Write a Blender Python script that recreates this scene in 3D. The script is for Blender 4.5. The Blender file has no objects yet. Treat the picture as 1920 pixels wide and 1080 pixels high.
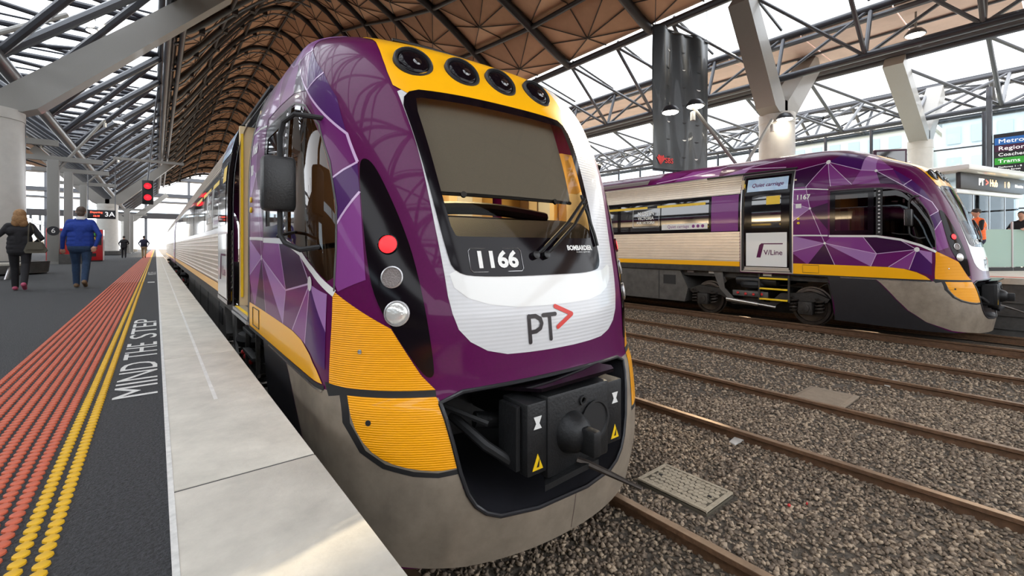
import bpy, bmesh, math, random
import numpy as np
from mathutils import Vector, Matrix
from mathutils.geometry import delaunay_2d_cdt

random.seed(7); rng = np.random.default_rng(7)
SC = bpy.context.scene
COL = SC.collection
R = math.radians

# ------------------------------------------------------------------ camera, sky, sun, exposure
cam_d = bpy.data.cameras.new('camera'); cam = bpy.data.objects.new('camera', cam_d); COL.objects.link(cam)
cam.location = (0, 0, 0.92); cam.rotation_euler = (R(90), 0, R(-38.5))
cam_d.sensor_width = 36; cam_d.lens = 840 / 1920 * 36; cam_d.shift_y = -78 / 1920
cam_d.clip_start = 0.05; cam_d.clip_end = 1000
SC.camera = cam
world = bpy.data.worlds.new('sky'); SC.world = world; world.use_nodes = True
bg = world.node_tree.nodes['Background']; bg.inputs[0].default_value = (0.93, 0.96, 1.0, 1); bg.inputs[1].default_value = 1.55
sun_d = bpy.data.lights.new('sun', 'SUN'); sun = bpy.data.objects.new('sun', sun_d); COL.objects.link(sun)
sun_d.energy = 5.0; sun_d.color = (1.0, 0.83, 0.58); sun_d.angle = R(1.5)
sun.rotation_euler = Vector((1.088, 0.412, 0.60)).to_track_quat('Z', 'Y').to_euler()
SC.view_settings.view_transform = 'Standard'; SC.view_settings.look = 'None'
SC.view_settings.gamma = 1; SC.view_settings.use_curve_mapping = False
SC.view_settings.exposure = 1.34

# ------------------------------------------------------------------ materials
MATS = {}
def mat(name, col, rough=.5, metal=0., coat=0., spec=.5, noise=None, bump=None, stripes=None, emit=None):
    """noise=(scale, amount[, colour2]) mottles the colour, bump=(scale, strength), stripes=(per metre, strength) along z"""
    m = bpy.data.materials.new(name); m.use_nodes = True; nt = m.node_tree; N = nt.nodes; Lk = nt.links
    b = N['Principled BSDF']
    b.inputs['Base Color'].default_value = (*col, 1); b.inputs['Roughness'].default_value = rough
    b.inputs['Metallic'].default_value = metal; b.inputs['Coat Weight'].default_value = coat
    b.inputs['Coat Roughness'].default_value = .04; b.inputs['Specular IOR Level'].default_value = spec
    if emit:
        b.inputs['Emission Color'].default_value = (*emit[0], 1); b.inputs['Emission Strength'].default_value = emit[1]
    tc = N.new('ShaderNodeTexCoord') if (noise or bump or stripes) else None
    if noise:
        t = N.new('ShaderNodeTexNoise'); t.inputs['Scale'].default_value = noise[0]; t.inputs['Detail'].default_value = 8
        t.inputs['Roughness'].default_value = .65
        Lk.new(tc.outputs['Object'], t.inputs['Vector'])
        r = N.new('ShaderNodeValToRGB'); r.color_ramp.elements[0].position = .32; r.color_ramp.elements[1].position = .68
        c2 = noise[2] if len(noise) > 2 else tuple(c * (1 - noise[1]) for c in col)
        r.color_ramp.elements[0].color = (*c2, 1); r.color_ramp.elements[1].color = (*col, 1)
        Lk.new(t.outputs['Fac'], r.inputs['Fac']); Lk.new(r.outputs['Color'], b.inputs['Base Color'])
    if bump:
        t = N.new('ShaderNodeTexNoise'); t.inputs['Scale'].default_value = bump[0]; t.inputs['Detail'].default_value = 6
        Lk.new(tc.outputs['Object'], t.inputs['Vector'])
        bp = N.new('ShaderNodeBump'); bp.inputs['Strength'].default_value = bump[1]; bp.inputs['Distance'].default_value = .02
        Lk.new(t.outputs['Fac'], bp.inputs['Height']); Lk.new(bp.outputs['Normal'], b.inputs['Normal'])
    if stripes:
        w = N.new('ShaderNodeTexWave'); w.bands_direction = 'Z'; w.inputs['Scale'].default_value = stripes[0]
        Lk.new(tc.outputs['Object'], w.inputs['Vector'])
        bp = N.new('ShaderNodeBump'); bp.inputs['Strength'].default_value = stripes[1]; bp.inputs['Distance'].default_value = .004
        Lk.new(w.outputs['Fac'], bp.inputs['Height']); Lk.new(bp.outputs['Normal'], b.inputs['Normal'])
    MATS[name] = m
    return m
def glass(name, tint, refl=.08, rough=.02, frost=0.):
    m = bpy.data.materials.new(name); m.use_nodes = True; nt = m.node_tree; N = nt.nodes; Lk = nt.links
    N.remove(N['Principled BSDF']); out = N['Material Output']
    tr = N.new('ShaderNodeBsdfTransparent'); tr.inputs[0].default_value = (*tint, 1)
    gl = N.new('ShaderNodeBsdfGlossy'); gl.inputs['Roughness'].default_value = rough
    lw = N.new('ShaderNodeFresnel'); lw.inputs['IOR'].default_value = 1.02 if refl <= -1 else 1.3 + refl
    mx = N.new('ShaderNodeMixShader'); Lk.new(lw.outputs[0], mx.inputs[0]); Lk.new(tr.outputs[0], mx.inputs[1]); Lk.new(gl.outputs[0], mx.inputs[2])
    res = mx
    if frost:
        df = N.new('ShaderNodeBsdfTranslucent'); df.inputs[0].default_value = (.72, .86, .8, 1)
        d2 = N.new('ShaderNodeBsdfDiffuse'); d2.inputs[0].default_value = (.62, .76, .71, 1)
        a = N.new('ShaderNodeMixShader'); a.inputs[0].default_value = .5; Lk.new(df.outputs[0], a.inputs[1]); Lk.new(d2.outputs[0], a.inputs[2])
        m2 = N.new('ShaderNodeMixShader'); m2.inputs[0].default_value = frost; Lk.new(mx.outputs[0], m2.inputs[1]); Lk.new(a.outputs[0], m2.inputs[2]); res = m2
    Lk.new(res.outputs[0], out.inputs[0]); MATS[name] = m
    return m
def emission(name, col, s):
    return mat(name, (.02, .02, .02), .4, emit=(col, s))

mat('purple', (.096, .0020, .064), .30, coat=.25, spec=.15, noise=(60, .12))
mat('purple_mid', (.125, .010, .115), .3, coat=.25, spec=.15)
mat('purple_violet', (.060, .009, .105), .3, coat=.25, spec=.15)
mat('purple_dark', (.034, .003, .040), .3, coat=.25, spec=.15)
mat('purple_light', (.215, .045, .225), .3, coat=.25, spec=.15)
mat('lilac', (.34, .17, .40), .3, coat=.25, spec=.15)
mat('livery_line', (.56, .38, .60), .3, coat=.5)
mat('livery_white', (.78, .78, .76), .3, coat=.6)
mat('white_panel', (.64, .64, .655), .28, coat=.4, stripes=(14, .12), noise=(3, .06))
mat('yellow', (.95, .45, .004), .30, coat=.4, spec=.3)
mat('yellow_reflector', (.92, .38, .002), .30, coat=.35, spec=.3, stripes=(26, .5))
mat('skirt_grey', (.33, .275, .215), .42, metal=.15, coat=.1, noise=(5, .35))
mat('skirt_dark', (.016, .016, .020), .42, coat=.2, noise=(6, .3))
mat('black_gloss', (.005, .003, .005), .10, coat=.03, spec=.16)
mat('black_rubber', (.012, .012, .013), .6)
mat('black_plastic', (.009, .009, .010), .42, noise=(20, .3), bump=(90, .1))
mat('frame_silver', (.55, .54, .55), .3, metal=.8)
mat('stainless', (.84, .74, .62), .30, metal=.45, noise=(2.5, .12))  # warm tint puts the reflected sunset into the steel's base colour
mat('underframe', (.055, .050, .046), .6, metal=.3, noise=(7, .5), bump=(40, .3))
mat('underframe_box', (.12, .115, .11), .5, metal=.3, noise=(4, .4))
mat('bogie_steel', (.045, .040, .036), .55, metal=.4, noise=(9, .6), bump=(50, .3))
mat('wheel_steel', (.10, .085, .075), .42, metal=.7, noise=(8, .5))
mat('coupler_steel', (.013, .0135, .015), .5, metal=.2, noise=(12, .4), bump=(60, .15))
mat('bright_steel', (.55, .55, .54), .25, metal=.9)
mat('warn_yellow', (.85, .55, .01), .4)
mat('valve_red', (.55, .03, .03), .4)
mat('red_logo', (.65, .02, .01), .4)
mat('logo_black', (.012, .006, .008), .4)
mat('number_white', (.85, .85, .82), .5)
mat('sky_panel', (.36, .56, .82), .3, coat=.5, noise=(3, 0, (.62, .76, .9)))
mat('dark_glass', (.012, .010, .012), .04, coat=1., spec=.8)
mat('blind', (.185, .163, .13), .9, noise=(150, .12))
mat('cab_yellow', (.75, .46, .13), .6)
mat('cab_cream', (.74, .58, .36), .6)
mat('cab_dark', (.007, .006, .006), .75, spec=.2)
mat('seat_fabric', (.035, .02, .05), .9)
mat('lens_clear', (.75, .75, .72), .12, metal=.5, coat=1., bump=(14, .4))
mat('lens_grille', (.35, .31, .30), .35, metal=.5, bump=(140, 1.))
mat('asphalt', (.058, .060, .066), .78, noise=(75, .85), bump=(110, 1.0))
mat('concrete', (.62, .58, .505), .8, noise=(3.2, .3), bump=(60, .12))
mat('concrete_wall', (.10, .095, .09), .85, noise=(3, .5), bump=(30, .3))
mat('paint_faint', (.70, .68, .64), .8, noise=(9, .22)); mat('paint_white', (.70, .69, .66), .7, noise=(30, .25))
mat('tactile_orange', (.55, .11, .050), .6, noise=(14, .2))
mat('tactile_yellow', (.70, .40, .006), .6, noise=(14, .15))
mat('ballast', (.155, .128, .098), .9, noise=(34, .8, (.035, .029, .024)), bump=(28, 1.))
mat('stone_a', (.52, .405, .29), .85, noise=(20, .5)); mat('stone_b', (.25, .19, .138), .85, noise=(20, .5))
mat('rail_rust', (.17, .088, .044), .7, noise=(12, .5), bump=(40, .3))
mat('rail_head', (.40, .27, .17), .42, metal=.6, noise=(6, .4))
mat('lid_concrete', (.50, .43, .32), .85, noise=(14, .3), bump=(60, .3)); mat('lid_joint', (.10, .085, .06), .9)
mat('steel_grey', (.25, .242, .225), .45, noise=(60, .12), coat=.1)
mat('steel_light', (.52, .50, .46), .4, noise=(4, .1), coat=.1)
mat('tube_dark', (.030, .033, .042), .38, metal=.2, coat=.2)
mat('tube_grey', (.065, .069, .08), .4, metal=.2, coat=.2)
mat('rib_dark', (.012, .010, .012), .5)
mat('soffit', (.47, .28, .175), .85, noise=(2, .12))
mat('soffit_seam', (.045, .035, .03), .8)
mat('soffit_right', (.62, .47, .41), .8, noise=(1.5, .15))
mat('banner_cloth', (.020, .026, .032), .42, noise=(3, .25), coat=.2)
mat('banner_red', (.55, .03, .03), .6)
mat('sign_black', (.012, .012, .016), .4); mat('sign_blue', (.02, .12, .38), .4); mat('sign_maroon', (.05, .008, .035), .4)
mat('sign_green', (.03, .32, .03), .4); mat('sign_white', (.8, .8, .8), .5, emit=((1, 1, 1), .25))
mat('kiosk_white', (.72, .74, .74), .35, coat=.4)
mat('building_pale', (.62, .68, .72), .8, noise=(.3, .06)); mat('building_warm', (.72, .68, .60), .8, noise=(.3, .06))
mat('window_blue', (.42, .55, .64), .2, coat=.5)
mat('vend_red', (.55, .015, .02), .4, coat=.4); mat('vend_pale', (.62, .6, .62), .4, coat=.4)
mat('skin', (.52, .28, .19), .55); mat('hair_blonde', (.36, .19, .075), .7, noise=(40, .5)); mat('hair_dark', (.035, .025, .02), .7)
mat('cloth_black', (.014, .013, .016), .85, noise=(30, .3)); mat('cloth_blue', (.012, .045, .30), .85, noise=(25, .25))
mat('denim', (.018, .045, .105), .85, noise=(30, .35)); mat('vest_orange', (.95, .16, .025), .7); mat('vest_band', (.75, .75, .70), .4)
mat('shoe_brown', (.17, .10, .05), .7); mat('shoe_pink', (.45, .07, .14), .6); mat('khaki', (.30, .22, .12), .85); mat('navy', (.02, .022, .05), .85)
mat('bag_olive', (.075, .066, .045), .7, bump=(60, .3)); mat('collar_white', (.75, .75, .75), .8)
mat('mesh_grille', (.02, .02, .02), .5)
glass('windscreen_glass', (.84, .82, .78), -.12); glass('cab_glass', (.06, .045, .05), .12)
glass('sky_glass', (.96, .98, 1.), -1); glass('wall_glass', (.86, .93, .97), .08); glass('frost_glass', (.80, .92, .88), .1, .1, .75)
glass('pod_glass', (.10, .08, .085), .3)
emission('lamp_white', (1., .93, .78), 14); emission('lamp_warm', (1., .78, .45), 6); emission('tail_red', (1., .010, .015), 1.0)
emission('signal_red', (1., .008, .015), 1.6); emission('led_orange', (1., .62, .2), 2.2); emission('led_white', (1., .95, .8), 2.0)
emission('led_red', (1., .06, .03), 2.0)

# ------------------------------------------------------------------ helpers
def M(m): return MATS[m] if isinstance(m, str) else m
def link(name, me, parent=None, loc=(0, 0, 0)):
    o = bpy.data.objects.new(name, me); COL.objects.link(o); o.location = loc
    if parent is not None: o.parent = parent
    return o
def tag(o, label=None, cat=None, group=None, kind=None):
    if label: o['label'] = label
    if cat: o['category'] = cat
    if group: o['group'] = group
    if kind: o['kind'] = kind
    return o
def thing(name, label, cat, loc=(0, 0, 0), rz=0, group=None, kind=None):
    o = bpy.data.objects.new(name, None); COL.objects.link(o); o.location = loc; o.rotation_euler = (0, 0, rz)
    o.empty_display_size = .2
    return tag(o, label, cat, group, kind)
class MB:
    def __init__(s): s.v = []; s.f = []; s.mi = []; s.cur = 0
    def add(s, vs, fs):
        o = len(s.v); s.v += [tuple(v) for v in vs]; s.f += [tuple(i + o for i in f) for f in fs]; s.mi += [s.cur] * len(fs); return s
    def box(s, a, b, bev=0.):
        x0, y0, z0 = a; x1, y1, z1 = b
        if not bev:
            return s.add([(x0, y0, z0), (x1, y0, z0), (x1, y1, z0), (x0, y1, z0), (x0, y0, z1), (x1, y0, z1), (x1, y1, z1), (x0, y1, z1)],
                         [(0, 3, 2, 1), (4, 5, 6, 7), (0, 1, 5, 4), (1, 2, 6, 5), (2, 3, 7, 6), (3, 0, 4, 7)])
        bm = bmesh.new(); bmesh.ops.create_cube(bm, size=1)
        for v in bm.verts: v.co = Vector((x0 + (v.co.x + .5) * (x1 - x0), y0 + (v.co.y + .5) * (y1 - y0), z0 + (v.co.z + .5) * (z1 - z0)))
        bmesh.ops.bevel(bm, geom=bm.edges[:], offset=bev, segments=2, affect='EDGES', profile=.5)
        return s.bm(bm)
    def bm(s, bm, mtx=None):
        bm.verts.index_update(); vs = [(mtx @ v.co if mtx else v.co.copy()) for v in bm.verts]
        fs = [[v.index for v in f.verts] for f in bm.faces]; bm.free(); return s.add(vs, fs)
    def tube(s, p0, p1, r, n=8, r1=None, caps=True):
        p0 = Vector(p0); p1 = Vector(p1); r1 = r if r1 is None else r1
        z = (p1 - p0).normalized(); x = z.orthogonal().normalized(); y = z.cross(x); vs = []
        for p, q in ((p0, r), (p1, r1)):
            for i in range(n):
                a = 2 * math.pi * i / n; vs.append(p + x * (q * math.cos(a)) + y * (q * math.sin(a)))
        fs = [(i, (i + 1) % n, n + (i + 1) % n, n + i) for i in range(n)]
        if caps: fs += [tuple(range(n - 1, -1, -1)), tuple(range(n, 2 * n))]
        return s.add(vs, fs)
    def path(s, pts, r, n=8, close=False):
        pts = [Vector(p) for p in pts]; m = len(pts); vs = []; up = None
        for i, p in enumerate(pts):
            t = (pts[min(i + 1, m - 1)] - pts[max(i - 1, 0)]).normalized()
            if up is None: up = t.orthogonal().normalized()
            x = (up - t * up.dot(t)).normalized(); up = x; y = t.cross(x)
            rr = r[i] if isinstance(r, (list, tuple)) else r
            for k in range(n):
                a = 2 * math.pi * k / n; vs.append(p + x * (rr * math.cos(a)) + y * (rr * math.sin(a)))
        fs = [(i * n + k, i * n + (k + 1) % n, (i + 1) * n + (k + 1) % n, (i + 1) * n + k) for i in range(m - 1) for k in range(n)]
        fs += [tuple(range(n - 1, -1, -1)), tuple(range((m - 1) * n, m * n))]
        return s.add(vs, fs)
    def lathe(s, prof, c=(0, 0, 0), axis='Z', n=24):
        """prof: list of (radius, height) along the axis"""
        vs = []; m = len(prof)
        for r, h in prof:
            for k in range(n):
                a = 2 * math.pi * k / n; u, v = r * math.cos(a), r * math.sin(a)
                vs.append({'Z': (c[0] + u, c[1] + v, c[2] + h), 'Y': (c[0] + u, c[1] + h, c[2] + v), 'X': (c[0] + h, c[1] + u, c[2] + v)}[axis])
        fs = [(i * n + k, i * n + (k + 1) % n, (i + 1) * n + (k + 1) % n, (i + 1) * n + k) for i in range(m - 1) for k in range(n)]
        fs += [tuple(range(n - 1, -1, -1)), tuple(range((m - 1) * n, m * n))]
        return s.add(vs, fs)
    def ball(s, c, r, n=12, m=8):
        r = (r, r, r) if not isinstance(r, (list, tuple)) else r; vs = []
        for i in range(1, m):
            t = math.pi * i / m
            for k in range(n):
                a = 2 * math.pi * k / n; vs.append((c[0] + r[0] * math.sin(t) * math.cos(a), c[1] + r[1] * math.sin(t) * math.sin(a), c[2] + r[2] * math.cos(t)))
        vs += [(c[0], c[1], c[2] + r[2]), (c[0], c[1], c[2] - r[2])]; T = (m - 1) * n
        fs = [(i * n + k, (i + 1) * n + k, (i + 1) * n + (k + 1) % n, i * n + (k + 1) % n) for i in range(m - 2) for k in range(n)]
        fs += [(T, k, (k + 1) % n) for k in range(n)] + [(T + 1, (m - 2) * n + (k + 1) % n, (m - 2) * n + k) for k in range(n)]
        return s.add(vs, fs)
    def prism(s, poly, d):
        """poly: 3D loop, d: extrusion vector"""
        n = len(poly); d = Vector(d); vs = [Vector(p) for p in poly] + [Vector(p) + d for p in poly]
        fs = [tuple(range(n - 1, -1, -1)), tuple(range(n, 2 * n))] + [(i, (i + 1) % n, n + (i + 1) % n, n + i) for i in range(n)]
        return s.add(vs, fs)
    def mesh(s, name, mats, smooth=None, fix=True):
        me = bpy.data.meshes.new(name); me.from_pydata(s.v, [], s.f)
        for m in (mats if isinstance(mats, (list, tuple)) else [mats]): me.materials.append(M(m))
        if any(s.mi): me.polygons.foreach_set('material_index', s.mi)
        if fix:
            bm = bmesh.new(); bm.from_mesh(me); bmesh.ops.recalc_face_normals(bm, faces=bm.faces); bm.to_mesh(me); bm.free()
        if smooth is not None:
            me.polygons.foreach_set('use_smooth', [True] * len(me.polygons))
            try: me.set_sharp_from_angle(angle=R(smooth))
            except Exception: pass
        me.update(); return me
    def build(s, name, mats, parent=None, loc=(0, 0, 0), smooth=40, fix=True):
        return link(name, s.mesh(name, mats, smooth, fix), parent, loc)
def tube_part(name, p0, p1, r, m, parent, n=8): return MB().tube(p0, p1, r, n).build(name, m, parent)
def text2d(s, size, bold=0., align='CENTER', font_shear=0.):
    """flat text as 2D verts + faces"""
    c = bpy.data.curves.new('t', 'FONT'); c.body = s; c.size = size; c.align_x = align; c.align_y = 'CENTER'
    c.offset = bold; c.shear = font_shear; c.resolution_u = 3
    o = bpy.data.objects.new('t', c); COL.objects.link(o); dg = bpy.context.evaluated_depsgraph_get()
    me = bpy.data.meshes.new_from_object(o.evaluated_get(dg)); v = [tuple(x.co[:2]) for x in me.vertices]; f = [tuple(p.vertices) for p in me.polygons]
    bpy.data.objects.remove(o); bpy.data.curves.remove(c); bpy.data.meshes.remove(me)
    return v, f
def text_part(name, s, size, org, dx, dy, m, parent=None, bold=0., align='CENTER', shear=0.):
    v, f = text2d(s, size, bold, align, shear); o = Vector(org); dx = Vector(dx); dy = Vector(dy)
    mb = MB(); mb.add([o + dx * a + dy * b for a, b in v], f); return mb.build(name, m, parent, smooth=None, fix=False)
def pip(px, py, poly):
    inside = np.zeros(len(px), bool); n = len(poly); j = n - 1
    for i in range(n):
        xi, yi = poly[i]; xj, yj = poly[j]
        if yi != yj:
            c = ((yi > py) != (yj > py)) & (px < (xj - xi) * (py - yi) / (yj - yi) + xi); inside ^= c
        j = i
    return inside
def smooth_loop(pts, it=2):
    """Chaikin corner cutting of a closed loop"""
    for _ in range(it):
        q = []
        for i in range(len(pts)):
            a, b = pts[i], pts[(i + 1) % len(pts)]
            q += [tuple(a[k] * .75 + b[k] * .25 for k in range(2)), tuple(a[k] * .25 + b[k] * .75 for k in range(2))]
        pts = q
    return pts
def densify(pts, step):
    q = []
    for i in range(len(pts)):
        a, b = pts[i], pts[(i + 1) % len(pts)]; n = max(1, int(math.hypot(a[0] - b[0], a[1] - b[1]) / step))
        q += [(a[0] + (b[0] - a[0]) * k / n, a[1] + (b[1] - a[1]) * k / n) for k in range(n)]
    return q
def pchip(xs, ys):
    xs = np.array(xs, float); ys = np.array(ys, float); h = np.diff(xs); dl = np.diff(ys) / h
    m = np.zeros(len(xs)); m[0] = dl[0]; m[-1] = dl[-1]
    for i in range(1, len(xs) - 1):
        if dl[i - 1] * dl[i] > 0:
            w1 = 2 * h[i] + h[i - 1]; w2 = h[i] + 2 * h[i - 1]; m[i] = (w1 + w2) / (w1 / dl[i - 1] + w2 / dl[i])
    def g(z):
        z = np.asarray(z, float); i = np.clip(np.searchsorted(xs, z) - 1, 0, len(xs) - 2); t = np.clip((z - xs[i]) / h[i], 0, 1)
        return (2 * t**3 - 3 * t * t + 1) * ys[i] + (t**3 - 2 * t * t + t) * h[i] * m[i] + (-2 * t**3 + 3 * t * t) * ys[i + 1] + (t**3 - t * t) * h[i] * m[i + 1]
    return g

# ================================================================== SETTING: platforms, tracks
RAIL = -1.07; EDGE = .55; P2 = .2; P2X = 15.02
TC, TS = math.cos(R(38.5)), math.sin(R(38.5))
def depth(X, Y): return X * TS + Y * TC
def pix(X, Y, Z): d = depth(X, Y); return 960 + 840 * (X * TC - Y * TS) / d, 462 - 840 * (Z - .92) / d
def in_view(X, Y, Z, mg=25):
    if depth(X, Y) < .3: return False
    x, y = pix(X, Y, Z); return -mg < x < 1920 + mg and -mg < y < 1080 + mg

fl = MB().box((-22, -60, -1.2), (.045, 170, 0)).build('floor', 'asphalt', smooth=None)
tag(fl, 'dark asphalt platform surface where people are walking', 'floor', kind='structure')
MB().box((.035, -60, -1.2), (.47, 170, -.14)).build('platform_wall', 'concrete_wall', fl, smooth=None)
cop = thing('trim_1', 'pale concrete coping slabs along the edge of the near platform', 'platform edge', (0, 0, 0), kind='structure')
slab = MB().box((.05, 0, -.14), (EDGE, 2.485, .006), .006).mesh('coping_slab', 'concrete', 30)
for i in range(26): link('coping_slab', slab, cop, (0, -5.4 + 2.5 * i, 0))
MB().box((.05, 59.6, -.14), (EDGE, 170, .006)).build('coping_slab', 'concrete', cop, smooth=None); MB().box((.05, -60, -.14), (EDGE, -5.41, .006)).build('coping_slab', 'concrete', cop, smooth=None)
for i in range(25): MB().box((.052, -5.4 + 2.5 * i + 2.483, -.13), (EDGE - .004, -5.4 + 2.5 * i + 2.502, .001)).build('joint', 'concrete_wall', cop, smooth=None)
MB().box((.272, 3.2, 0), (.292, 90, .0068)).build('scuff_line', 'paint_faint', cop, smooth=None)
MB().box((.036, -8, -.05), (.054, 170, .0075)).build('edge_line', 'paint_white', cop, smooth=None)

# tactile strip: ten orange rows and two yellow rows of linked discs
strip = thing('tactile_strip', 'orange and yellow raised tactile strip along the near platform edge', 'tactile paving', (-.55, 0, 0))
rows = [(-.815 + .0495 * i, 'tactile_orange') for i in range(10)] + [(-.313, 'tactile_yellow'), (-.257, 'tactile_yellow')]
dots = []
for x, m in rows:
    for k in range(700):
        y = -2.0 + .05 * k
        if y < 15: dots.append((depth(x, y) if in_view(x, y, 0, 40) else 99., x, y, m))
dots.sort()
def disc(mb, x, y, h=.0075):
    mb.lathe([(.0205, 0), (.0195, h * .75), (.0165, h), (.004, h + .0006)], (x, y, 0), 'Z', 12)
dmesh = {}
for m in ('tactile_orange', 'tactile_yellow'):
    mb = MB(); disc(mb, 0, 0); dmesh[m] = mb.mesh('disc', m, 40)
for d, x, y, m in dots[:290]: link('disc', dmesh[m], strip, (x + .55, y, 0))
for m in ('tactile_orange', 'tactile_yellow'):
    mb = MB()
    for d, x, y, mm in dots[290:]:
        if mm == m:
            vs = [(x + .55 + .0205 * math.cos(a * math.pi / 3), y + .0205 * math.sin(a * math.pi / 3), 0) for a in range(6)]
            vs += [(x + .55 + .0165 * math.cos(a * math.pi / 3), y + .0165 * math.sin(a * math.pi / 3), .0075) for a in range(6)]
            mb.add(vs, [(6, 7, 8, 9, 10, 11)] + [(i, (i + 1) % 6, 6 + (i + 1) % 6, 6 + i) for i in range(6)])
    tag(mb.build('disc_field', m, strip, fix=False), kind='stuff')
for x, m in rows:
    MB().box((x + .55 - .006, -2, 0), (x + .55 + .006, 15, .0045)).build('spine', m, strip, smooth=None)
    MB().box((x + .55 - .017, 15, 0), (x + .55 + .017, 150, .006)).build('row', m, strip, smooth=None)

# painted words beside the strip, read from the train side
for word, y0, ln in (('MIND THE', 3.58, 1.95), ('STEP', 5.8, 1.5), ('MIND THE', 18.6, 1.95)):
    v, f = text2d(word, 1., 0); v = np.array(v); a, b = v.min(0), v.max(0); v = (v - a) / (b - a)
    mb = MB(); mb.add([(.01 - p[1] * .215, y0 + p[0] * ln, .003) for p in v], f)
    tag(mb.build('painted_word', 'paint_white', smooth=None, fix=False),
        {3.58: 'white stretched painted word nearest the camera on the asphalt', 5.8: 'white painted word just beyond the nearest word on the asphalt', 18.6: 'small white painted word far along the platform edge'}[y0], 'marking')
MB().box((-.16, 14.6, 0), (-.02, 14.9, .004)).build('scrap', 'paint_white', fl, smooth=None)

# ground, ballast and rails
gr = MB().box((.4, -60, -1.5), (P2X + .3, 170, -1.185)).build('ground', 'ballast', smooth=None)
tag(gr, 'flat brown ballast bed between the two platforms', 'ground', kind='structure')
land = MB().box((-500, -500, -1.9), (500, 500, -1.52)).build('ground', 'ballast', smooth=None)
tag(land, 'open ground around and beyond the station', 'ground', kind='structure')
wb = thing('wall_blocker', 'added unseen wall behind the viewpoint, darkening reflections in the trains', 'wall', (0, -42, -1.2), kind='structure')  # added out of view: keeps bright sky out of the paint reflections
for i in range(14): MB().box((-30 + 5 * i, -.3, 0), (-25.06 + 5 * i, 0, 7.2)).build('panel', 'concrete_wall', wb, smooth=None)
wl = thing('wall_left', 'banded wall with high windows along the far left of the hall', 'wall', (-22, 0, 0), kind='structure')
for i in range(20):
    y = -42 + 10.5 * i; near = y < 14
    MB().box((-.3, y, -1.2), (0, y + 10.42, 5.4 if near else 2.3)).build('panel', 'concrete_wall', wl, smooth=None)
    MB().box((-.4, y, 6.2), (.1, y + 10.42, 9.5 if near else 7.2)).build('beam', 'tube_dark', wl, smooth=None)
    if not near: MB().box((-.3, y, 4.3), (.05, y + 10.42, 4.8)).build('transom', 'tube_dark', wl, smooth=None)
    MB().box((-.3, y - .2, 0), (.1, y + .2, 9)).build('post', 'tube_grey', wl, smooth=None)
    MB().box((-.06, y + .2, 5.4 if near else 2.3), (-.04, y + 10.2, 6.2)).build('pane', 'wall_glass', wl, smooth=None)
p2 = MB().box((P2X, -60, -1.2), (48, 60, P2)).build('floor', 'concrete', smooth=None)
tag(p2, 'pale platform surface behind the right hand train', 'floor', kind='structure')
MB().box((P2X + .35, -12, P2), (P2X + .75, 60, P2 + .006)).build('tactile_band', 'tactile_orange', p2, smooth=None)
MB().box((P2X - .05, -12, P2 - .13), (P2X + .3, 60, P2 + .004)).build('coping', 'concrete', p2, smooth=None)
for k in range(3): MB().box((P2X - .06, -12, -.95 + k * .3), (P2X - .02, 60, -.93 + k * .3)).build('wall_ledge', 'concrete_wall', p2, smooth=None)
MB().box((P2X - .02, -12, -1.2), (P2X - .001, 60, P2 - .12)).build('wall_face', 'concrete_wall', p2, smooth=None)

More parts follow.
